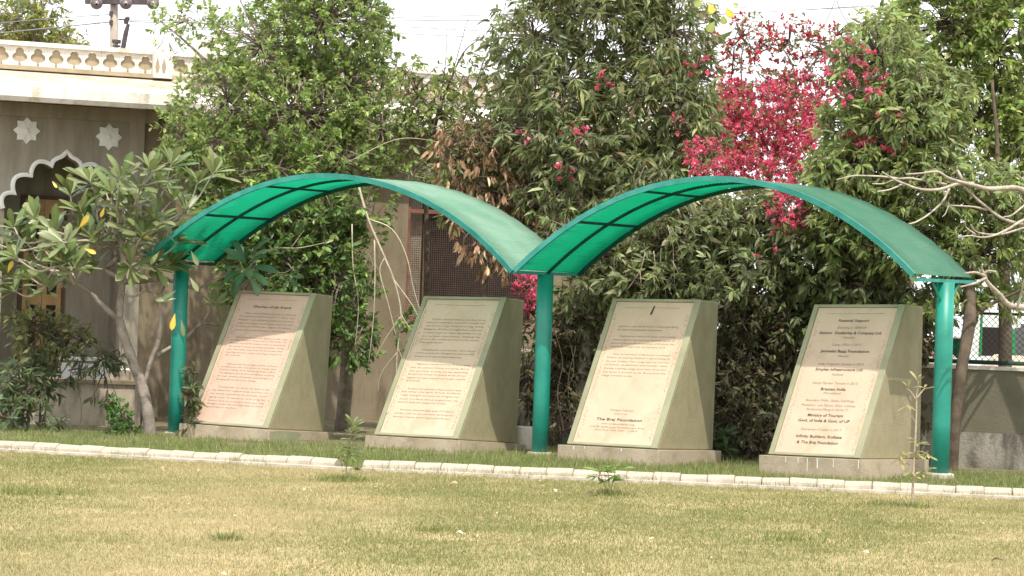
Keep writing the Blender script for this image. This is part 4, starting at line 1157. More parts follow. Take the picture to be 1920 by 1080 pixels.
PK2 = [(.42, .025, .06), (.55, .05, .09), (.32, .03, .05), (.5, .12, .08)]
lf = MB(); gl = MB(); tw = MB()
dense = [(1322, 300, 34, 26, 28.9, .25, 1.2), (1400, 320, 60, 30, 31.2, .3, .9), (1430, 230, 105, 80, 32.3, .7, 1), (1355, 170, 25, 35, 32.3, .3, .8), (1365, 235, 50, 50, 32.0, .4, .9), (1370, 195, 40, 45, 32.4, .4, .9), (1400, 260, 80, 45, 32.1, .5, 1), (1490, 200, 60, 60, 32.4, .5, .8), (1335, 300, 45, 32, 31.2, .3, .8), (1440, 310, 80, 40, 31.8, .5, .8), (1480, 390, 34, 42, 28.0, .25, 1.2), (1515, 290, 35, 50, 31.6, .4, .9), (1530, 235, 30, 40, 32.2, .4, .8), (1350, 260, 30, 30, 31.6, .3, .7)]
loose = [(1390, 70, 50, 45, 32.6, .4, 1), (1375, 110, 35, 35, 32.6, .3, .8), (1480, 75, 60, 40, 32.6, .4, 1), (1550, 100, 65, 50, 32.6, .4, 1), (1570, 65, 55, 25, 32.6, .3, .6), (1590, 150, 45, 35, 32.5, .4, 1), (1510, 150, 60, 40, 32.6, .4, 1), (1440, 150, 60, 35, 32.6, .4, .6), (1420, 100, 50, 60, 32.6, .4, .4)]
stray = [(1090, 255, 14, 14, 29.5, .1, 1), (1060, 245, 12, 12, 29.5, .1, 1), (1130, 150, 14, 12, 29.6, .1, 1), (1030, 240, 10, 8, 29.5, .1, 1), (1310, 125, 16, 14, 29.6, .2, 1), (1275, 235, 20, 14, 29.4, .2, 1), (1060, 325, 14, 10, 29.3, .1, 1), (1000, 255, 30, 12, 29.5, .2, .6), (985, 540, 22, 22, 29.3, .2, 3), (1000, 590, 14, 30, 29.3, .2, 2), (1645, 230, 22, 12, 27.6, .2, 1), (1700, 225, 20, 14, 27.6, .2, 1), (1655, 270, 45, 14, 27.5, .2, 1.2),
         (1600, 260, 16, 10, 27.6, .2, 1), (1840, 215, 14, 14, 27.5, .2, .8), (1440, 480, 25, 14, 28.0, .2, .5), (1505, 400, 14, 25, 27.9, .2, 1), (1590, 110, 45, 40, 27.5, .3, .7), (1600, 180, 40, 40, 27.4, .3, .6), (1625, 150, 35, 30, 27.4, .3, .4), (1740, 655, 10, 14, 28.3, .2, .8), (1450, 370, 60, 20, 29.0, .3, 1.0)]
lf.add(*crown(rg, dense, 1650, 22, .037, .030, LEAF_WIDE, PK, [5, 4, 3, 2], 1, .1, .14, .5, 1.2, .8, None, clvar=.28))
lf.add(*crown(rg, loose, 250, 13, .040, .034, LEAF_WIDE, PK2, [5, 4, 3, 1], 1, .1, .12, .5, 1.2, .8, tw, clvar=.25))
lf.add(*crown(rg, stray, 240, 10, .042, .036, LEAF_WIDE, PK, [5, 4, 3, 1], 1, .1, .08, .5, 1.2, .8, tw, clvar=.25))
tag(lf.build('blossoms', M_BRACT, tree), kind='stuff')
gl.add(*crown(rg, [(b[0], b[1], b[2] * 1.05, b[3] * 1.05, b[4] + .1, b[5], b[6]) for b in loose + dense[:9]] + [(1500, 300, 60, 60, 32.6, .4, 2), (1440, 240, 110, 90, 31.6, .4, .7), (1400, 310, 90, 40, 31.0, .3, .6)], 470, 8, .055, .036, LEAF_WIDE, [(.12, .16, .05), (.17, .20, .07), (.21, .21, .09)], [3, 3, 2], .9, .3, .14, .8, .8, .6, None))
tag(gl.build('crown', M_LEAF, tree), kind='stuff'); tag(tw.build('twigs', M_BARKD, tree), kind='stuff')

# ------------------------------------------------------------------ the two trees on the right
rg = np.random.default_rng(17)
b0 = at(1787, 880, 26.9)
tree = thing('leafy_tree', 'dense long-leaved green tree on a brown trunk beside the right-hand post', 'tree', (b0[0], b0[1], .08))
tk = MB()
limb(tk, [(1783, 905), (1790, 800), (1803, 690), (1818, 600), (1815, 530), (1780, 430), (1740, 320), (1700, 200), (1680, 100)], [26.9, 26.9, 26.95, 27.1, 27.3, 27.6, 27.9, 28.1, 28.2], [.07, .066, .064, .07, .06, .05, .04, .03, .015], 10)
limb(tk, [(1815, 530), (1850, 420), (1870, 300), (1860, 150)], [27.3, 27.6, 27.9, 28.1], [.055, .045, .03, .018]); limb(tk, [(1818, 600), (1850, 575), (1890, 555), (1930, 540)], [27.1, 27.2, 27.2, 27.2], [.03, .022, .018, .012])
limb(tk, [(1780, 430), (1690, 380), (1600, 330)], [27.6, 27.7, 27.8], [.03, .02, .01])
tk.build('trunk', M_BARKD, tree, smooth=True)
lf = MB(); tw = MB()
lf.add(*crown(rg, [(1650, 110, 85, 80, 28.3, .8, .9), (1690, 230, 115, 75, 28.1, .9, 1), (1600, 250, 65, 65, 28.2, .7, .9), (1610, 330, 85, 60, 27.9, .7, 1), (1750, 350, 110, 70, 27.8, .8, 1), (1560, 335, 45, 50, 28.0, .5, .8), (1690, 450, 85, 60, 27.7, .6, 1), (1570, 430, 60, 70, 28.0, .5, .8), (1830, 480, 95, 60, 27.7, .6, .9), (1780, 570, 60, 25, 27.5, .4, .6), (1880, 390, 65, 80, 27.7, .7, .9), (1740, 180, 80, 60, 28.1, .7, .8), (1860, 560, 60, 22, 27.6, .3, .6)], 2200, 11, .112, .030, LEAF_LONG, G_DEEP[:3] + [(.24, .29, .10)], [5, 5, 3, 2], .85, .6, .16, 1, .6, .6, tw, clvar=.27))
tag(lf.build('crown', M_LEAF, tree), kind='stuff'); tag(tw.build('twigs', M_BARKD, tree), kind='stuff')
rg = np.random.default_rng(18)
b0 = at(1880, 880, 30.5)
tree = thing('broadleaf_tree', 'fresh green broad-leaved tree filling the upper right corner', 'tree', (b0[0], b0[1], .06))
tk = MB()
limb(tk, [(1880, 840), (1885, 640), (1880, 430), (1870, 250), (1840, 100), (1810, -20)], 30.5, [.10, .09, .07, .05, .03, .015]); limb(tk, [(1880, 430), (1930, 250), (1950, 100)], 30.4, [.05, .03, .015]); limb(tk, [(1870, 250), (1780, 130), (1740, 40)], 30.4, [.035, .02, .01])
tk.build('trunk', M_BARKD, tree, smooth=True)
lf = MB(); tw = MB()
lf.add(*crown(rg, [(1770, 50, 100, 70, 30.3, .8, .9), (1870, 90, 85, 100, 30.3, .8, .9), (1830, 230, 90, 80, 30.2, .8, 1), (1920, 250, 60, 110, 30.1, .6, 1), (1900, 10, 70, 55, 30.3, .7, .7), (1690, 55, 50, 35, 30.5, .4, .5), (1800, -40, 140, 50, 30.3, .8, .8)], 900, 12, .105, .062, LEAF_WIDE, [(.20, .29, .07), (.26, .335, .095), (.14, .21, .055), (.31, .36, .14)], [5, 4, 3, 2], .9, .5, .18, 1, .7, .6, tw, clvar=.25))
tag(lf.build('crown', M_LEAF, tree), kind='stuff'); tag(tw.build('twigs', M_BARKD, tree), kind='stuff')

# ------------------------------------------------------------------ yellowish tree behind the parapet, top left
rg = np.random.default_rng(19)
b0 = at(50, 300, 52)
tree = thing('yellowish_tree', 'thin yellow-green tree seen above the parapet at the upper left corner', 'tree', (b0[0], b0[1], -.05))
tk = MB()
limb(tk, [(40, 720), (45, 400), (50, 160), (70, 60), (80, -20)], 52, [.14, .12, .08, .05, .02]); limb(tk, [(50, 160), (20, 80), (0, 20)], 52, [.05, .03, .015]); limb(tk, [(50, 160), (110, 90), (140, 60)], 52, [.04, .02, .01])
tk.build('trunk', M_BARK, tree, smooth=True)
lf = MB(); tw = MB()
lf.add(*crown(rg, [(30, 40, 50, 45, 52, 1, .8), (75, 55, 45, 35, 52, 1, .7), (15, 80, 40, 20, 52, 1, .7), (115, 75, 32, 22, 52, .8, .7), (150, 88, 22, 10, 52, .6, .5), (80, 10, 35, 25, 52, .8, .5), (60, 85, 60, 14, 52, .8, .8)], 330, 10, .13, .06, LEAF_WIDE, [(.22, .24, .05), (.16, .20, .045), (.30, .27, .07), (.11, .15, .04)], [4, 4, 2, 2], .9, .5, .25, 1, .7, .6, tw))
tag(lf.build('crown', M_LEAF, tree), kind='stuff'); tag(tw.build('twigs', M_BARK, tree), kind='stuff')

# ------------------------------------------------------------------ plumerias
def plume_leaf(L, W, arch_, fold):
    """one spatulate plumeria leaf, 5 stations, along +y, face up +z"""
    st_ = [(0, .06), (.18, .30), (.42, .72), (.66, 1.0), (.86, .80), (1.0, .06)]
    v = []; t = []
    for (y, w) in st_:
        z = arch_ * L * (y - y * y * 1.25)
        v += [(-w * W / 2, y * L, z + fold * w * W), (0, y * L, z), (w * W / 2, y * L, z + fold * w * W)]
    for i in range(len(st_) - 1):
        a = i * 3
        for j in (0, 1):
            t += [(a + j, a + j + 1, a + j + 4), (a + j, a + j + 4, a + j + 3)]
    return np.array(v), t
def plume_mesh(L, W, arch_, fold, col):
    v, t = plume_leaf(L, W, arch_, fold)
    mid = np.tile([0, 1, 0], len(v) // 3)[:, None]
    cc = np.array(col)[None] * (1 + .35 * mid)
    mb = MB().add(v, t, cc); o = mb.build('leaf', M_PLUM, smooth=True); me = o.data; bpy.data.objects.remove(o); return me
rg = np.random.default_rng(21)
PGR = [(.115, .165, .05), (.155, .20, .075), (.09, .135, .042), (.19, .215, .095), (.14, .165, .07)]
LEAFSET = [plume_mesh(1, .27 + .03 * (i % 3), (.12, .2, -.05, .05)[i % 4], .10, PGR[i % 5]) for i in range(10)]
LEAF_DARK = [plume_mesh(1, w_, a_, .13, c_) for c_, w_, a_ in (((.045, .13, .06), .29, .32), ((.06, .165, .075), .32, .15), ((.085, .19, .085), .27, .45), ((.05, .145, .065), .33, .25), ((.11, .21, .10), .28, .2))]
LEAF_YEL = [plume_mesh(1, .36, .05, .12, c_) for c_ in ((.62, .42, .05), (.50, .38, .06))]
def frame(d, up):
    d = nrm(d); s = nrm(np.cross(d, up)); n_ = np.cross(s, d)
    return Matrix(((s[0], d[0], n_[0], 0), (s[1], d[1], n_[1], 0), (s[2], d[2], n_[2], 0), (0, 0, 0, 1)))
def put_leaf(parent, me, p, d, up, L):
    return inst('leaf', me, parent, Matrix.Translation(Vector(p)) @ frame(d, up) @ Matrix.Scale(L, 4))
b0 = at(283, 808, 29.2)
plm = thing('plumeria_tree', 'grey-trunked plumeria with rosettes of long leaves left of the first post', 'tree', (b0[0], b0[1], .07))
tk = MB()
limb(tk, [(282, 825), (278, 780), (268, 730), (250, 680), (232, 630), (222, 595)], 29.2, [.078, .07, .066, .06, .056, .054], 12)
limb(tk, [(222, 600), (226, 560), (230, 520), (226, 485), (215, 462)], [29.2, 29.2, 29.25, 29.3, 29.3], [.05, .045, .045, .05, .03], 10)
limb(tk, [(224, 602), (195, 575), (165, 545), (138, 528)], [29.2, 29.1, 29.0, 28.9], [.04, .034, .028, .02], 8)
limb(tk, [(222, 520), (200, 505), (218, 482), (206, 462), (188, 466)], 29.1, [.03, .028, .024, .022, .018], 8)
limb(tk, [(228, 528), (260, 528), (300, 524), (335, 530), (370, 540), (415, 520), (458, 502)], [29.2, 29.4, 29.6, 29.65, 29.65, 29.65, 29.66], [.04, .03, .026, .022, .018, .014, .010], 8)
limb(tk, [(258, 822), (268, 740), (282, 680), (296, 645), (302, 600), (300, 560), (315, 520)], [29.3, 29.25, 29.2, 29.2, 29.2, 29.2, 29.2], [.03, .03, .028, .028, .02, .016, .012], 8)
limb(tk, [(284, 672), (330, 645), (352, 630), (378, 608), (412, 610)], [29.2, 29.5, 29.7, 29.8, 29.9], [.026, .022, .02, .016, .01], 8)
limb(tk, [(378, 608), (395, 580), (400, 560)], 29.8, [.014, .01, .007], 6); limb(tk, [(222, 548), (250, 556), (275, 545), (300, 562)], 29.0, [.02, .016, .014, .01], 6)
tk.build('trunk', M_PBRKD, plm, smooth=True)
cen = [(50, 535), (92, 540), (132, 528), (60, 470), (12, 480), (170, 505), (245, 500), (290, 500), (325, 490), (110, 470), (190, 415), (25, 545), (25, 425), (62, 408), (98, 432), (116, 492), (70, 498), (28, 482), (148, 432), (178, 372), (212, 402), (168, 338), (226, 332), (262, 350), (132, 362), (196, 436), (246, 426), (290, 408), (326, 372), (372, 338), (402, 322), (350, 398), (300, 458), (268, 486), (282, 318), (318, 430), (16, 520), (232, 452), (196, 352), (322, 306), (150, 392), (252, 378), (96, 516), (338, 452), (-15, 455), (45, 450), (120, 455), (170, 408), (80, 465), (10, 470), (210, 360), (240, 390), (140, 500), (175, 445), (300, 345), (55, 520), (268, 440)]
brn = MB(); nl = 0
hubs = [at(215, 470, 29.3), at(190, 470, 29.1), at(228, 500, 29.2), at(140, 530, 28.9)]
for i, (px, py) in enumerate(cen):
    Y = 29.1 + rg.uniform(-.7, .6); c0 = at(px, py, Y)
    h = hubs[3] if (py > 455 and px < 180) else hubs[1] if px < 160 else hubs[0] if px < 260 else hubs[2]
    mid1 = h + (c0 - h) * .35 + np.array([0, 0, .06]) + rg.normal(size=3) * .05; mid2 = h + (c0 - h) * .72 + np.array([0, 0, -.03]) + rg.normal(size=3) * .05
    q = smooth_line([h, mid1, mid2, c0], 5); brn.tube(q, np.linspace(.02, .009, len(q)), 6)
    ax = nrm(c0 - mid2 + np.array([0, -.05, .12]))
    for k in range(rg.integers(10, 14)):
        a = k * 2.4 + rg.uniform(-.3, .3); e1 = nrm(np.cross(ax, [.3, .2, 1])); e2 = np.cross(ax, e1)
        tilt = rg.uniform(.5, 1.25)
        d = ax * math.cos(tilt) + (e1 * math.cos(a) + e2 * math.sin(a)) * math.sin(tilt) + np.array([0, 0, -.12])
        L = rg.uniform(.23, .37)
        up = ax * .5 + np.array(SUN_DIR) * .8 + rg.normal(size=3) * .2
        put_leaf(plm, LEAFSET[rg.integers(10)], c0 - ax * .02 * k * .3, d, up, L); nl += 1
for px, py, L, dx, dz in ((328, 588, .20, -.15, -1), (148, 428, .20, .6, .8), (158, 466, .16, .8, -.3), (14, 512, .16, .4, .9), (196, 388, .13, -.3, -1), (288, 450, .14, -1, .3), (98, 340, .10, .5, -.6)):
    o = put_leaf(plm, LEAF_YEL[nl % 2], at(px, py, 28.6), np.array([dx, -.2, dz]), np.array([.2, -1, .3]), L); tag(o, 'yellowed leaf'); nl += 1
for px, py, L, dx, dz, in ((330, 545, .22, -.8, -.6), (356, 520, .2, .6, -.9), (340, 600, .2, .2, -1), (330, 560, .24, -.9, -.1), (300, 470, .2, -.5, -.8), (358, 470, .2, .5, -.9)):
    put_leaf(plm, LEAFSET[nl % 10], at(px, py, 28.6), np.array([dx, -.2, dz]), np.array([.1, -1, .5]), L); nl += 1
tag(brn.build('branches', M_PBARK, plm, smooth=True), kind='stuff')
# its low branch with a dark rosette, under the canopy
lb = MB()
limb(lb, [(462, 505), (505, 468), (560, 465), (610, 455)], [29.64, 29.65, 29.7, 29.7], [.008, .008, .007, .005], 6); limb(lb, [(545, 466), (558, 448), (570, 432)], 29.65, [.006, .005, .003], 6); limb(lb, [(462, 508), (500, 505), (530, 512), (552, 500)], 29.65, [.008, .007, .006, .005], 6)
lb.build('low_branch', M_PBARK, plm, smooth=True)
def rosette(parent, px, py, Y, n_, L0, L1, setm, flat=.9, axis=(0, -.8, .3)):
    global nl
    c0 = at(px, py, Y); ax = nrm(np.array(axis, float)); e1 = nrm(np.cross(ax, [.1, .2, 1])); e2 = np.cross(ax, e1)
    for k in range(n_):
        a = 2 * math.pi * k / n_ + rg.uniform(-.2, .2); tilt = rg.uniform(.8, 1.35) * flat
        d = ax * math.cos(tilt) + (e1 * math.cos(a) + e2 * math.sin(a)) * math.sin(tilt)
        put_leaf(parent, setm[rg.integers(len(setm))], c0 + d * .02, d, ax + np.array([0, 0, .35]), rg.uniform(L0, L1)); nl += 1
c0 = at(462, 500, 29.62)
for k in range(17):                                    # whorl of drooping leaves round an upright tip
    a = k * 2.399 + rg.uniform(-.25, .25); el = .95 - 1.75 * (k / 16.0) + rg.uniform(-.2, .2)
    d = np.array([math.cos(a) * math.cos(el), math.sin(a) * math.cos(el) * .75 - .35, math.sin(el)])
    put_leaf(plm, LEAF_DARK[rg.integers(len(LEAF_DARK))], c0 + np.array([0, 0, .05 - .006 * k]) + d * .03, d, np.array([0, -1.0, .75]) + rg.normal(size=3) * .3, rg.uniform(.28, .44))
rosette(plm, 540, 515, 29.65, 5, .14, .2, LEAF_DARK + LEAFSET[:1], .9, (.6, -.5, -.6))
rosette(plm, 400, 575, 29.8, 8, .16, .24, LEAFSET, .9, (.2, -.5, .5)); rosette(plm, 412, 612, 29.9, 6, .14, .2, LEAFSET, .9, (.5, -.5, .2)); rosette(plm, 608, 458, 29.7, 5, .08, .13, LEAFSET, .9, (.6, -.5, .5))

# bare plumeria reaching in from the right
b0 = at(2040, 880, 25.3)
bar = thing('bare_plumeria', 'leafless plumeria limbs reaching in from the right edge over the canopy end', 'tree', (b0[0], b0[1], .03))
zo = lambda x, y: (1500 + x / 3.376, 300 + y / 3.376)
bk = MB()
def bl(pl, r0, r1, y0=25.2, y1=24.9):
    if max(p[1] for p in pl) < 650: y0, y1 = 26.9 + (y0 - 25.2), 26.9 + (y1 - 25.2) * 1.2
    P = [zo(*p) for p in pl]; limb(bk, P, np.linspace(y0, y1, len(P)) + np.sin(np.arange(len(P)) * 1.7) * .03, np.linspace(r0, r1, len(P)) * .74, 9, 5)
bl([(1900, 1900), (1840, 1300), (1780, 900), (1650, 500), (1500, 250), (1418, 190)], .12, .06, 26.4, 26.9)
bl([(1440, 200), (1380, 180), (1330, 175), (1200, 182), (1100, 160), (1000, 135), (930, 110), (870, 75), (760, 85), (670, 90)], .045, .010, 25.2, 24.6)
bl([(1100, 150), (1000, 152), (880, 187), (760, 185), (660, 150), (590, 120), (520, 75)], .030, .010, 25.0, 24.7)
bl([(930, 155), (780, 130), (690, 115), (600, 125), (530, 150), (455, 150)], .020, .010, 25.3, 25.4)
bl([(620, 118), (520, 105), (400, 100), (340, 100), (230, 125)], .018, .009, 24.8, 24.5)
bl([(650, 152), (570, 187), (490, 200)], .016, .010, 24.8, 24.6)
bl([(945, 180), (905, 260), (820, 340), (740, 390), (690, 405)], .018, .010, 25.1, 24.7)
bl([(1035, 165), (1100, 230), (1170, 290), (1280, 370), (1420, 410), (1560, 420)], .018, .026, 25.0, 25.2)
bl([(1185, 318), (1100, 297), (950, 287)], .019, .009, 25.1, 24.8)
bl([(1600, 330), (1418, 380), (1330, 430), (1250, 470), (1160, 490), (1080, 480), (1000, 490)], .026, .009, 25.2, 24.6)
bl([(1500, 420), (1418, 430), (1270, 470), (1130, 460), (1080, 410)], .02, .009, 25.1, 24.7); bl([(1110, 470), (1055, 430), (1040, 390)], .014, .009, 24.8, 24.8)
bl([(1480, 260), (1418, 290), (1340, 350), (1290, 360)], .018, .010, 25.2, 24.9); bl([(990, 80), (1000, 70), (1030, 125)], .016, .02, 25.1, 25.0); bl([(1450, 170), (1418, 130), (1370, 90)], .016, .01, 25.1, 24.9)
bl([(1790, 960), (1600, 980), (1418, 935), (1350, 930), (1300, 900), (1260, 850), (1200, 790), (1165, 735), (1190, 705), (1240, 708)], .055, .016, 25.3, 24.6)
bl([(1175, 735), (1110, 712), (1040, 718)], .022, .011, 24.7, 24.5); bl([(1180, 745), (1110, 780), (1020, 803)], .022, .011, 24.7, 24.5); bl([(1165, 720), (1152, 690), (1155, 660)], .02, .012, 24.7, 24.6); bl([(1370, 950), (1400, 850), (1420, 760), (1450, 700)], .02, .012, 25.0, 24.8)
bl([(945, 290), (940, 260), (950, 235)], .008, .005, 24.8, 24.8); bl([(940, 290), (920, 340), (900, 360)], .008, .004, 24.8, 24.7)
bk.build('limbs', M_PBARK, bar, smooth=True)

# hanging sprig with a few big yellow leaves, top centre, and a dark sprig top left
rg = np.random.default_rng(23)
PEEP = lambda c_: plume_mesh(1, .75, .05, .05, c_)
s0 = at(1350, -40, 26.0)
spr = thing('hanging_sprig', 'sprig of broad leaves, two of them yellow, hanging at the top edge beside the mango', 'sprig', s0)
m = MB(); limb(m, [(1338, -60), (1342, -10), (1348, 20), (1355, 40)], 26, [.006, .005, .004, .002], 5); limb(m, [(1346, 10), (1358, 8), (1370, 14)], 26, [.004, .003, .002], 5); m.build('twig', M_BARK, spr)
PY, PG_ = PEEP((.62, .40, .04)), PEEP((.20, .24, .05))
for px, py, me, dx, dz, L in ((1330, 6, PY, .3, -.9, .12), (1362, 14, PY, .5, -1, .13), (1340, 40, PG_, -.5, -.8, .14), (1356, 28, PG_, .1, -1, .11), (1318, 0, PG_, -.6, -.5, .12), (1350, -6, PG_, .8, .3, .12), (1372, 6, PG_, .8, -.4, .08)):
    put_leaf(spr, me, at(px, py, 26 + rg.uniform(-.1, .1)), np.array([dx, -.2, dz]), np.array([.1, -1, .3]), L)
s0 = at(60, -40, 20.0)
spr = thing('hanging_sprig', 'dark sprig of narrow leaves dipping into the upper left corner', 'sprig', s0)
m = MB(); limb(m, [(60, -80), (58, -30), (62, 2), (55, 14)], 20, [.006, .005, .003, .002], 5); m.build('twig', M_BARK, spr)
PD = plume_mesh(1, .3, .05, .05, (.03, .05, .025))
for px, py, dx, dz, L in ((45, 0, -.2, -.5, .09), (60, 4, 0, -1, .08), (75, -4, .5, -.9, .08), (88, -6, .9, -.5, .07), (52, -6, -.7, -.7, .09), (40, -8, -.9, -.5, .08)):
    put_leaf(spr, PD, at(px, py + 8, 20), np.array([dx, -.2, dz]), np.array([.1, -1, .3]), L)

# ------------------------------------------------------------------ shrubs and saplings
def shrub(name, label, blobs, stems, Y, ncl, per, L, W, tmpl, pal, seed, base, mat=M_LEAF, droop=.4, group=None, cat='shrub', twig=.14, stem_mat=None):
    rg = np.random.default_rng(seed)
    s = thing(name, label, cat, (base[0], base[1], .05), group)
    for pl, r0 in stems:
        m = MB(); limb(m, pl, Y, np.linspace(r0, r0 * .45, len(pl)), 6, 4)
        m.build('stem', stem_mat or M_BARKD, s, smooth=True)
    tw = MB(); lf = MB().add(*crown(rg, [(b[0], b[1], b[2], b[3], b[4], b[5], b[6]) for b in blobs], ncl, per, L, W, tmpl, pal, [1] * len(pal), .8, droop, twig, 1, .7, .6, tw))
    tag(lf.build('foliage', mat, s), kind='stuff'); tag(tw.build('twigs', M_BARKD, s), kind='stuff')
    return s
shrub('leafy_shrub', 'twiggy pale green shrub in front of the wooden door', [(70, 620, 50, 35, 29.6, .3, 1), (120, 640, 45, 35, 29.6, .3, 1), (45, 605, 30, 25, 29.6, .2, .7), (150, 625, 25, 20, 29.5, .2, .8), (170, 650, 22, 18, 29.5, .2, .5), (95, 670, 40, 25, 29.6, .3, .8)],
      [([(70, 830), (75, 760), (65, 680), (50, 610)], .012), ([(78, 830), (90, 740), (110, 650), (130, 600)], .012), ([(72, 830), (80, 700), (85, 600)], .010), ([(90, 740), (130, 680), (170, 640)], .008), ([(66, 700), (30, 620), (20, 600)], .006)], 29.6, 150, 9, .085, .03, LEAF_LONG, [(.14, .17, .06), (.20, .22, .10), (.10, .14, .04), (.17, .16, .09)], 31, at(75, 825, 29.6))
shrub('dark_shrub', 'dark green bushy shrub at the left edge, below the twiggy shrub', [(15, 720, 45, 40, 29.1, .4, 1), (50, 760, 45, 45, 29.1, .4, 1), (10, 785, 40, 30, 29.0, .4, 1), (75, 715, 30, 30, 29.2, .3, .8), (95, 700, 40, 18, 29.3, .2, .6), (60, 690, 40, 25, 29.3, .2, .7)],
      [([(20, 835), (20, 770), (15, 700)], .012), ([(50, 832), (55, 760), (70, 700)], .012), ([(70, 832), (85, 740), (105, 690)], .012)], 29.2, 125, 10, .12, .028, LEAF_LONG, [(.06, .10, .045), (.09, .14, .05), (.13, .18, .07), (.09, .13, .08)], 32, at(40, 832, 29.1), droop=.6)
shrub('spindly_shrub', 'spindly grey-leaved shrub before the stained plinth wall', [(190, 680, 22, 25, 29.4, .2, 1), (205, 670, 18, 15, 29.4, .2, 1), (150, 690, 25, 18, 29.4, .2, .8), (175, 720, 18, 30, 29.4, .2, .4)], [([(200, 820), (205, 760), (195, 690), (188, 640)], .007), ([(228, 770), (210, 720), (195, 680)], .006), ([(150, 815), (152, 760), (140, 690)], .006)], 29.4, 40, 9, .12, .022, LEAF_LONG, [(.09, .12, .06), (.13, .15, .08), (.07, .10, .05)], 33, at(200, 820, 29.4), droop=.5)
shrub('green_creeper', 'bright green low creeper at the foot of the plumeria', [(215, 770, 18, 14, 28.9, .15, 1), (225, 790, 16, 14, 28.8, .15, 1), (235, 808, 18, 10, 28.8, .15, .9), (200, 755, 10, 8, 28.9, .1, .6), (215, 815, 25, 6, 28.7, .1, .4)], [([(225, 825), (218, 790), (205, 760)], .005), ([(226, 825), (232, 800), (228, 780)], .005)], 28.9, 70, 9, .055, .04, LEAF_WIDE, [(.06, .17, .035), (.09, .22, .05), (.05, .13, .03)], 34, at(226, 822, 28.9), droop=.3, twig=.08)
shrub('strap_leaf_plant', 'small strap-leaved plant at the foot of the plinth wall', [(98, 806, 14, 6, 29.0, .1, 1), (75, 800, 10, 6, 29.0, .1, .7), (105, 795, 12, 8, 29.0, .1, .7)], [([(98, 822), (97, 806)], .005)], 29.0, 12, 8, .13, .018, LEAF_LONG, [(.08, .12, .05), (.12, .15, .07)], 35, at(98, 822, 29.0), droop=.1, twig=.04)
shrub('strap_leaf_plant', 'strap-leaved plant between the first post and the first stone', [(358, 740, 8, 35, 28.9, .15, 1), (362, 700, 8, 18, 28.9, .1, .8), (352, 790, 8, 12, 28.9, .1, .7)], [([(356, 822), (360, 760), (362, 700)], .005)], 28.9, 34, 8, .11, .024, LEAF_LONG, [(.06, .10, .04), (.11, .14, .06), (.08, .11, .05)], 36, at(356, 820, 28.9), droop=.5, twig=.06)
shrub('undergrowth_plant', 'dim leafy undergrowth at the foot of the hedge between the last two stones', [(1345, 840, 22, 20, 27.8, .15, 1), (1360, 860, 20, 10, 27.6, .15, .8), (1395, 870, 22, 6, 27.2, .15, .6)], [([(1345, 880), (1346, 840)], .006), ([(1380, 885), (1392, 865)], .005)], 27.7, 40, 9, .11, .03, LEAF_LONG, [(.04, .075, .03), (.07, .11, .04)], 37, at(1350, 885, 27.6), droop=.2)

def sapling(label, base_px, Yb, stems, tips, L, W, pal, seed, lean=.3):
    rg = np.random.default_rng(seed)
    b = at(*base_px, Yb)
    s = thing('sapling', label, 'sapling', b, group='young saplings planted along the edge of the lawn')
    for pl, r0 in stems:
        m = MB(); limb(m, pl, Yb, np.linspace(r0, r0 * .5, len(pl)), 6, 4)
        m.build('stem', M_TWIG if lean > 1 else M_BARK, s, smooth=True)
    for me_ in (0,):
        meshes = [plume_mesh(1, W / L, .15, .08, c_) for c_ in pal]
    for (px, py, n_, up_) in tips:
        c0 = at(px, py, Yb + rg.uniform(-.03, .03))
        for k in range(int(n_ * 1.6)):
            a = k * 2.4 + rg.uniform(-.4, .4); d = np.array([math.cos(a), math.sin(a), up_ + rg.uniform(-.35, .35)])
            put_leaf(s, meshes[rg.integers(len(meshes))], c0 + np.array([0, 0, rg.uniform(-.02, .02)]), d, np.array([0, -.2, 1]) + rg.normal(size=3) * .2, 1.45 * L * rg.uniform(.7, 1.2))
    return s
sapling('slim leafy sapling in the lawn left of the second stone', (648, 900), 23.0, [([(648, 906), (650, 870), (655, 835), (662, 800)], .006), ([(645, 904), (642, 880), (640, 862)], .003)], [(662, 800, 6, .9), (660, 812, 6, .4), (658, 826, 7, .2), (656, 840, 7, .0), (653, 852, 6, -.2), (640, 860, 3, .2), (660, 850, 4, .0)], .085, .022, [(.13, .17, .045), (.18, .21, .07), (.10, .14, .04)], 41)
sapling('low bushy sapling with arching leaves in front of the third stone', (1143, 928), 22.1, [([(1143, 932), (1142, 910), (1140, 885)], .005), ([(1143, 930), (1150, 900), (1155, 880)], .004), ([(1142, 930), (1130, 900), (1125, 885)], .004), ([(1137, 905), (1128, 868), (1121, 838)], .002)], [(1140, 885, 8, .3), (1155, 880, 7, .2), (1125, 885, 7, .2), (1160, 892, 5, -.2), (1120, 895, 5, -.2), (1143, 900, 5, .0), (1145, 925, 3, .0)], .10, .022, [(.11, .19, .035), (.16, .24, .05), (.08, .14, .03)], 42)
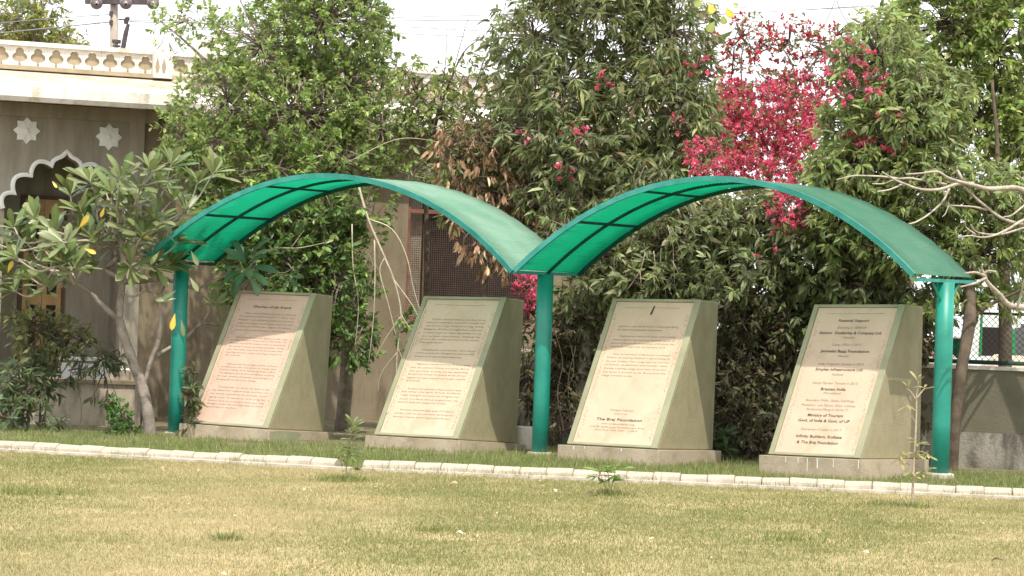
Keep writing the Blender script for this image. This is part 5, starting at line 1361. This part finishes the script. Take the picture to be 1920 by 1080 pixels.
sapling('tall pruned twiggy sapling in front of the fourth stone', (1712, 948), 21.9, [([(1711, 956), (1712, 900), (1716, 830), (1718, 780), (1719, 730)], .013), ([(1698, 950), (1700, 925), (1705, 900)], .004), ([(1718, 750), (1708, 735), (1700, 728)], .008), ([(1718, 748), (1728, 735), (1734, 728)], .008), ([(1719, 740), (1722, 720), (1720, 712)], .007), ([(1716, 790), (1706, 775), (1700, 760)], .004), ([(1714, 870), (1735, 850), (1742, 845)], .003), ([(1713, 880), (1690, 860), (1682, 852)], .003)],
        [(1702, 728, 3, .4), (1733, 728, 3, .4), (1720, 716, 4, .8), (1700, 762, 3, -.6), (1690, 848, 6, -.6), (1716, 850, 6, -.2), (1738, 852, 5, -.5), (1708, 888, 5, -.1), (1730, 885, 5, .0), (1686, 860, 4, -.5), (1720, 830, 4, .0)], .075, .020, [(.24, .21, .085), (.30, .27, .13), (.18, .18, .06)], 43, lean=2)

# ------------------------------------------------------------------ stone block behind the middle post
p0, p1 = at(955, 832, 28.6), at(1012, 832, 28.4)
zt_ = at(985, 801, 28.5)[2]
blk = prism(MB(), [p0[:2], p1[:2], p1[:2] + [.1, .25], p0[:2] + [.1, .25]], .0, zt_).build('stone_block', M_COP); chamfer(blk, .012, 2)
tag(blk, 'pale dressed stone block on the bed just left of the middle post', 'stone block')

# ================================================================== STREET SIDE: pole, wires, vehicle
M_CONC = pmat('concrete_pole', (.33, .28, .23), (.42, .37, .31), 5, 0.9, 0.3, 40)
M_IRON = pmat('dark_iron', (.055, .045, .05), (.09, .075, .08), 8, 0.6, 0.2, 40)
M_PORC = pmat('grey_porcelain', (.16, .13, .14), (.24, .20, .21), 8, 0.3, 0.0, 40, spec=.5)
YP = 46.0
pb0 = at(218, 110, YP)
pole = thing('utility_pole', 'concrete utility pole with dark crossarm and disc insulators above the parapet', 'utility pole', (pb0[0], pb0[1], -.06))
tp = at(214, -60, YP)
m = MB(); m.tube([np.array([pb0[0], pb0[1], -.2]), np.array([pb0[0] - .0, pb0[1], 5.0]), tp], [.11, .082, .072], 14); m.build('shaft', M_CONC, pole, smooth=True)
m = MB(); q = at(217.5, 78, YP); m.tube([q + [0, 0, -.03], q + [0, 0, .03]], .095, 14); m.tube([q + [0, 0, -.10], q + [0, 0, -.07]], .09, 14); m.build('band', M_IRON, pole)
a, b = at(160, 2, YP - .12), at(298, 4, YP - .12)
m = MB(); m.sweep([a, b], [(-.05, -.05), (.05, -.05), (.05, .05), (-.05, .05)]); m.build('crossarm', M_IRON, pole)
for px in (181, 236, 287):
    c0 = at(px, 6, YP - .22)
    v = []; t = []; seg = 16; pr = [(.02, .12), (.115, .05), (.12, .0), (.10, -.03), (.06, -.02), (.045, -.07), (.02, -.09)]
    m = MB()
    ax = np.array([.15, -1, -.35]); ax = nrm(ax); e1 = nrm(np.cross(ax, [0, 0, 1])); e2 = np.cross(ax, e1)
    for (r_, h_) in pr:
        for j in range(seg):
            an = 2 * math.pi * j / seg; v.append(c0 - ax * h_ + r_ * (e1 * math.cos(an) + e2 * math.sin(an)))
    for i in range(len(pr) - 1):
        for j in range(seg):
            a0 = i * seg + j; a1 = i * seg + (j + 1) % seg; t += [(a0, a1, a1 + seg), (a0, a1 + seg, a0 + seg)]
    m.add(v, t); m.build('insulator', M_PORC, pole, smooth=True)
m = MB(); limb(m, [(230, 95), (236, 62), (241, 45)], YP - .1, [.045, .045, .03], 8, 2); limb(m, [(236, 45), (238, 36), (243, 34)], YP - .1, [.04, .05, .03], 8, 2); m.tube([at(222, 36, YP - .1), at(240, 38, YP - .1)], .015, 6); m.tube([at(222, 92, YP - .1), at(232, 92, YP - .1)], .015, 6); m.build('cable_termination', M_IRON, pole)
for (px, py) in ((208, 30), (208, 47)):
    m = MB(); c0 = at(px, py, YP - .08); m.tube([c0, c0 + np.array([0, 0, .09])], .035, 8); m.build('bracket', M_IRON, pole)
pr0 = at(1722, 8, 50)
p2 = thing('utility_pole', 'tip of a pale concrete pole rising above the right-hand tree', 'utility pole', (pr0[0], pr0[1], -.06))
m = MB(); m.tube([np.array([pr0[0], pr0[1], -.2]), at(1722, -80, 50)], [.11, .075], 12); m.build('shaft', M_CONC, p2, smooth=True)
m = MB(); m.sweep([at(1660, -70, 49.9), at(1785, -66, 49.9)], [(-.05, -.05), (.05, -.05), (.05, .05), (-.05, .05)]); m.build('crossarm', M_IRON, p2)
M_WIRE = flat_mat('grey_wire', (.20, .20, .21), 0.6)
def wire(label, pts, Y, r=.008):
    P = np.array([at(px, py, y) for (px, py), y in zip(pts, np.broadcast_to(Y, len(pts)))])
    q = smooth_line(P, 8); m = MB(); m.tube(q, r, 5); o = m.build('overhead_wire', M_WIRE); tag(o, label, 'wire', 'overhead wires')
wire('topmost of the four wires between the fig tree and the mango', [(300, 60), (700, 35), (960, 27), (1400, 14)], [46, 47, 48, 50])
wire('second wire from the top between the fig tree and the mango', [(300, 55), (700, 40), (960, 37), (1400, 24), (1722, 4)], [46, 47, 48, 49, 50])
wire('third wire from the top between the fig tree and the mango', [(243, 39), (400, 40), (700, 48), (960, 60), (1450, 75)], [46, 46, 47, 48, 49])
wire('lowest of the four wires between the fig tree and the mango', [(243, 41), (400, 45), (700, 60), (960, 72), (1500, 85)], [46, 46, 47, 48, 49])
wire('upper wire crossing the sky above the bougainvillea', [(1300, 30), (1440, 22), (1560, 16), (1722, 8)], [49.8, 49.8, 49.8, 49.8])
wire('upper wire running left from the pole to the edge', [(-40, 47), (80, 36), (209, 27)], YP); wire('lower wire running left from the pole to the edge', [(-40, 66), (80, 54), (209, 41)], YP, .012)
wire('thin lead hanging from the left insulator to the roof', [(181, 16), (185, 40), (187, 105)], YP - .2, .006)
wire('looped cable dropping into the parapet left of the dome', [(306, 68), (304, 80), (292, 95), (281, 110)], 40, .010); wire('dark cable slanting down to the parapet beside the dome', [(322, 64), (334, 82), (352, 108)], 40, .010); wire('left stay wire slanting to the bougainvillea', [(1570, -10), (1560, 15), (1546, 46)], 40, .008); wire('right stay wire slanting to the bougainvillea', [(1566, -10), (1575, 18), (1592, 48)], 40, .008)

# three-wheeler on the road behind the wall
YV = 45.0
M_VW = pmat('white_vehicle_paint', (.66, .70, .68), (.74, .77, .75), 3, 0.35, 0.0, 40, spec=.5)
M_VG = pmat('green_vehicle_paint', (.012, .19, .06), (.018, .24, .08), 3, 0.4, 0.0, 40, spec=.5)
M_TYRE = flat_mat('tyre_rubber', (.02, .02, .02), .8)
v0 = at(1822, 640, YV); v0[2] = -.05
veh = thing('auto_rickshaw', 'white and green three-wheeled passenger vehicle behind the chain-link fence', 'auto rickshaw', v0)
X0 = v0[0]; 
def vz(py): return at(1860, py, YV)[2]
def vx(px): return at(px, 620, YV)[0]
zl, zm, zr_ = vz(668), vz(614), vz(560)
m = MB(); prism(m, [(vx(1815), YV - .05), (vx(2010), YV - .05), (vx(2010), YV + 1.25), (vx(1815), YV + 1.25)], .25, zl); m.build('body', M_VW, veh)
P = [(vx(1819), zl + .001), (vx(1834), zl + .001), (vx(1837), vz(575)), (vx(1832), vz(575))]
def vplate(name, poly, y0, y1, mat):
    n_ = len(poly); v = [(x, y0, z) for x, z in poly] + [(x, y1, z) for x, z in poly]; t = []
    for j in range(n_):
        k = (j + 1) % n_; t += [(j, k, n_ + k), (j, n_ + k, n_ + j)]
    for j in range(1, n_ - 1): t += [(0, j, j + 1), (n_, n_ + j + 1, n_ + j)]
    return MB().add(v, t).build(name, mat, veh)
vplate('windscreen_pillar', P, YV - .05, YV + 1.2, M_VW)
vplate('pillar', [(vx(1836.5), zl + .002), (vx(1841), zl + .002), (vx(1841), vz(570)), (vx(1837.5), vz(570))], YV - .06, YV, M_VG)
vplate('door_panel', [(vx(1841.2), vz(613)), (vx(1882), vz(613)), (vx(1882), vz(565)), (vx(1841.2), vz(565))], YV - .04, YV - .01, M_VW)
vplate('window', [(vx(1841.2), zl + .003), (vx(1882), zl + .003), (vx(1882), vz(613.5)), (vx(1841.2), vz(613.5))], YV - .03, YV + .0, M_GLASSD)
vplate('pillar', [(vx(1883), zl + .002), (vx(1904), zl + .002), (vx(1903), vz(622)), (vx(1892), vz(608)), (vx(1889), vz(560)), (vx(1882.4), vz(560))], YV - .062, YV + .02, M_VG)
vplate('rear_panel', [(vx(1889.5), vz(560)), (vx(1892.5), vz(607)), (vx(1900), vz(614)), (vx(1912), vz(612)), (vx(1916), vz(560))], YV - .045, YV, M_VW)
vplate('roof', [(vx(1830), vz(560)), (vx(2010), vz(560)), (vx(2000), vz(545)), (vx(1840), vz(545))], YV - .08, YV + 1.3, M_VG)
vplate('seat_back', [(vx(1925), zl + .002), (vx(1945), zl + .002), (vx(1945), vz(605)), (vx(1925), vz(605))], YV + .1, YV + 1.1, M_GLASSD)
for (px, dy) in ((1835, .6), (1980, .05), (1980, 1.15)):
    c0 = np.array([vx(px), YV + dy, .2]); m = MB(); m.tube([c0 + [0, -.06, 0], c0 + [0, .06, 0]], .22, 18); w_ = sub(m.build('wheel', M_TYRE, veh), veh)
    m = MB(); m.tube([c0 + [0, -.064, 0], c0 + [0, .064, 0]], .10, 12); m.build('rim', M_VW, w_)
# rubble heap in front of it
rg = np.random.default_rng(51)
hp = at(1890, 665, 40.0)
M_RUB = pmat('pale_rubble', (.42, .34, .24), (.56, .47, .35), 9, 0.95, 0.8, 20)
m = MB(); xs_ = np.linspace(-.75, 1.4, 26); ys_ = np.linspace(-.9, .9, 14); X, Y_ = np.meshgrid(xs_, ys_)
Z = (hp[2] + .10) * np.clip(1.1 - np.maximum(np.abs(X - .3) / 1.1, np.abs(Y_) / .9) ** 2.2, 0, 1) + .05 * rg.random(X.shape); Z = np.minimum(Z, hp[2] + .06 * rg.random(X.shape)) - .06
idx = np.arange(X.size).reshape(X.shape); a, b, c_, d = idx[:-1, :-1].ravel(), idx[:-1, 1:].ravel(), idx[1:, 1:].ravel(), idx[1:, :-1].ravel()
m.add(np.stack([X + hp[0], Y_ + 40.0, Z], -1).reshape(-1, 3), np.vstack([np.stack([a, b, c_], 1), np.stack([a, c_, d], 1)]))
tag(m.build('rubble_heap', M_RUB), 'pale heap of rubble behind the fence in front of the three-wheeler', 'heap')
# green cloth on the fence
cb = at(1784, 634, 28.35); g = MB(); nx_, nz_ = 8, 8; v = []; t = []
for i in range(nx_ + 1):
    for j in range(nz_ + 1):
        p = cb + np.array([.11 * i / nx_, -.045 * i / nx_ + .012 * math.sin(i * 1.9 + j * .5), -.21 * j / nz_ * (1 - .1 * math.sin(i))]); v.append(p)
for i in range(nx_):
    for j in range(nz_):
        a0 = i * (nz_ + 1) + j; t += [(a0, a0 + 1, a0 + nz_ + 2), (a0, a0 + nz_ + 2, a0 + nz_ + 1)]
clo = g.add(v, t).build('green_cloth', pmat('green_cloth', (.02, .22, .12), (.05, .32, .19), 14, .8, .4, 30), smooth=True)
sm_ = clo.modifiers.new('thick', 'SOLIDIFY'); sm_.thickness = .004
tag(clo, 'crumpled bright green cloth between the right-hand post and the tree trunk', 'cloth')

# ================================================================== LITTER ON THE LAWN
rg = np.random.default_rng(61)
LITTER = [((372, 884), (.55, .33, .20), .09, 'broad tan fallen leaf on the lawn, below the first stone'), ((300, 878), (.52, .36, .22), .06, 'small tan fallen leaf left of the broad one, near the kerb'), ((698, 939), (.60, .42, .27), .10, 'pale pinkish fallen leaf right of the slim sapling'), ((838, 910), (.55, .38, .24), .11, 'long tan fallen leaf below the second stone'), ((868, 1001), (.72, .70, .66), .07, 'white scrap of paper in the middle of the lawn'),
          ((1037, 918), (.66, .55, .48), .07, 'pale crumpled leaf standing below the middle post'), ((1104, 933), (.10, .075, .05), .12, 'dark curled fallen leaf left of the bushy sapling'), ((1612, 1038), (.58, .42, .28), .09, 'tan fallen leaf on the lower right lawn'), ((1858, 1052), (.11, .08, .055), .10, 'dark fallen leaf near the lower right corner'), ((195, 856), (.64, .42, .38), .05, 'tiny pink fallen bract near the kerb on the left'),
          ((1690, 905), (.50, .33, .20), .07, 'brown fallen leaf beside the tall pruned sapling'), ((425, 1078), (.60, .44, .29), .10, 'tan fallen leaf at the bottom edge, left of centre'), ((1480, 975), (.56, .42, .28), .05, 'small tan leaf on the open lawn below the fourth stone'), ((1240, 895), (.48, .36, .24), .05, 'small brown leaf just below the third stone'), ((1230, 1010), (.62, .50, .36), .05, 'tiny pale leaf on the open lawn right of the white scrap')]
for (px, py), col_, L, lab in LITTER:
    d = ray(px, py); t_ = -(EYE - .028) / d.z; p = np.array([d.x * t_, d.y * t_, .028])
    me = plume_mesh(L, L * rg.uniform(.4, .6), rg.uniform(.25, .5), rg.uniform(.15, .35), col_); me.materials.clear(); me.materials.append(M_DRY)
    o = bpy.data.objects.new('fallen_leaf' if 'scrap' not in lab else 'paper_scrap', me); COL.objects.link(o); o.location = p; o.rotation_euler = (rg.uniform(-.2, .3), rg.uniform(-.3, .3), rg.uniform(0, 6.28))
    tag(o, lab, 'fallen leaf' if 'scrap' not in lab else 'paper', 'litter scattered on the lawn')

# ================================================================== GRASS
rg = np.random.default_rng(71)
def grass(name, n_, xr, yr, hgt, wid, zf, colf, keep, lean=.5):
    x = rg.uniform(*xr, n_); y = rg.uniform(*yr, n_)
    k = keep(x, y); x, y = x[k], y[k]; n_ = len(x)
    z = zf(x, y); a = rg.uniform(0, 2 * np.pi, n_); h = hgt(x, y) * np.exp(rg.normal(size=n_) * .35); w = wid * (.7 + .6 * rg.random(n_))
    base = np.stack([x, y, z - .004], 1); s = np.stack([np.cos(a), np.sin(a), 0 * a], 1) * w[:, None]
    b = rg.uniform(0, 2 * np.pi, n_); l = np.abs(rg.normal(size=n_)) * lean
    tip = base + np.stack([np.cos(b) * l * h, np.sin(b) * l * h, h], 1)
    v = np.stack([base - s, base + s, tip], 1).reshape(-1, 3); t = np.arange(3 * n_).reshape(-1, 3)
    c_ = np.repeat(colf(x, y, n_), 3, axis=0)
    return tag(MB().add(v, t, c_).build(name, M_GRASS), kind='stuff')
def lawn_col(x, y, n_):
    f = fbm(x, y * .6, .45); g = fbm(x + 40, y * .5, 1.1); q = np.clip((f * .65 + g * .35 - .30) / .42 + rg.normal(size=n_) * .22, 0, 1)[:, None]
    green = np.array([.19, .215, .075]); straw = np.array([.445, .375, .22]); mid_ = np.array([.335, .312, .15])
    c_ = np.where(q < .5, green + (mid_ - green) * q * 2, mid_ + (straw - mid_) * (q - .5) * 2)
    return np.clip(.95 * c_ * np.exp(rg.normal(size=(n_, 1)) * .16), 0, .8)
inview = lambda x, y: np.abs(x) < .2132 * y + 1.3
grass('lawn_grass', 860000, (-7.2, 7.2), (12.8, 26.6), lambda x, y: .015 + .010 * fbm(x, y, 1.5), .0038, lawn_z, lawn_col, lambda x, y: inview(x, y) & (y < kerb_y(x) - .2) & (rg.random(len(x)) < .35 + .65 * np.clip(fbm(x, y, 2.2) * 1.6 - .2, 0, 1)))
def bed_col(x, y, n_):
    q = np.clip(rg.random(n_) * .8 + fbm(x, y, 1.2) * .5 - .2, 0, 1)[:, None]
    return np.clip((np.array([.11, .175, .045]) * (1 - q) + np.array([.28, .29, .11]) * q) * np.exp(rg.normal(size=(n_, 1)) * .2), 0, .7)
grass('bed_grass', 230000, (-7, 7), (22.8, 30.5), lambda x, y: .028 + .04 * fbm(x, y, 1.7), .004, bed_z, bed_col, lambda x, y: inview(x, y) & (y > kerb_y(x) + .06) & (rg.random(len(x)) < np.clip(1.35 - .34 * (y - kerb_y(x)), .03, 1)) & (fbm(x, y, 1.4) > .27), .45)
grass('edge_grass', 120000, (-7, 7), (22.6, 27.2), lambda x, y: .05 + .02 * fbm(x, y, 3), .0035, lambda x, y: 0 * x + .005, bed_col, lambda x, y: inview(x, y) & (y < kerb_y(x) - .07) & (y > kerb_y(x) - .20) & (fbm(x, y, 2.3) > .53), .5)
# tufts round the saplings and odd weeds
def tuft(px, py, Y, rx, ry, n_):
    c0 = at(px, py, Y); x = c0[0] + rg.normal(size=n_) * rx; y = c0[1] + rg.normal(size=n_) * ry
    return x, y
tx_, ty_ = [], []
for px, py, Y, rx, ry, n_ in ((645, 905, 22.9, .13, .16, 600), (1148, 930, 22.1, .09, .12, 260), (1710, 955, 21.8, .10, .12, 250), (425, 1030, 16.6, .05, .06, 160), (1650, 945, 21.9, .14, .1, 200), (1480, 1000, 18, .12, .1, 160), (40, 955, 20, .2, .15, 300), (820, 1000, 17.8, .15, .1, 160)):
    a, b = tuft(px, py, Y, rx, ry, n_); tx_.append(a); ty_.append(b)
tx_ = np.concatenate(tx_); ty_ = np.concatenate(ty_); n_ = len(tx_)
a = rg.uniform(0, 6.28, n_); h = .05 * np.exp(rg.normal(size=n_) * .35); base = np.stack([tx_, ty_, lawn_z(tx_, ty_)], 1); s = np.stack([np.cos(a), np.sin(a), 0 * a], 1) * .004
b = rg.uniform(0, 6.28, n_); tip = base + np.stack([np.cos(b) * h * .6, np.sin(b) * h * .6, h], 1)
tag(MB().add(np.stack([base - s, base + s, tip], 1).reshape(-1, 3), np.arange(3 * n_).reshape(-1, 3), np.repeat(np.array([.16, .19, .06])[None] * np.exp(rg.normal(size=(n_, 1)) * .25), 3, axis=0)).build('weed_tufts', M_GRASS), kind='stuff')

# small dry flecks strewn through the turf
n_ = 750
x = rg.uniform(-6, 6, n_); y = rg.uniform(13.5, 25.5, n_); k = inview(x, y) & (y < kerb_y(x) - .25); x, y = x[k], y[k]; n_ = len(x)
a = rg.uniform(0, 6.28, n_); l_ = rg.uniform(.004, .02, n_); z = lawn_z(x, y) + .016 + rg.random(n_) * .01
c0 = np.stack([x, y, z], 1); d = np.stack([np.cos(a), np.sin(a), rg.normal(size=n_) * .3], 1) * l_[:, None]; e = np.stack([-np.sin(a), np.cos(a), 0 * a], 1) * (l_ * .35)[:, None]
v = np.stack([c0 - d, c0 + e, c0 + d, c0 - e + np.array([0, 0, .004])], 1).reshape(-1, 3)
t = (np.array([[0, 1, 2], [0, 2, 3]])[None] + (np.arange(n_) * 4)[:, None, None]).reshape(-1, 3)
tag(MB().add(v, t, np.repeat(tints(rg, n_, [(.60, .50, .36), (.45, .32, .19), (.16, .11, .07), (.70, .66, .58)], [4, 4, 2, 1]), 4, axis=0)).build('leaf_litter', M_DRY), kind='stuff')
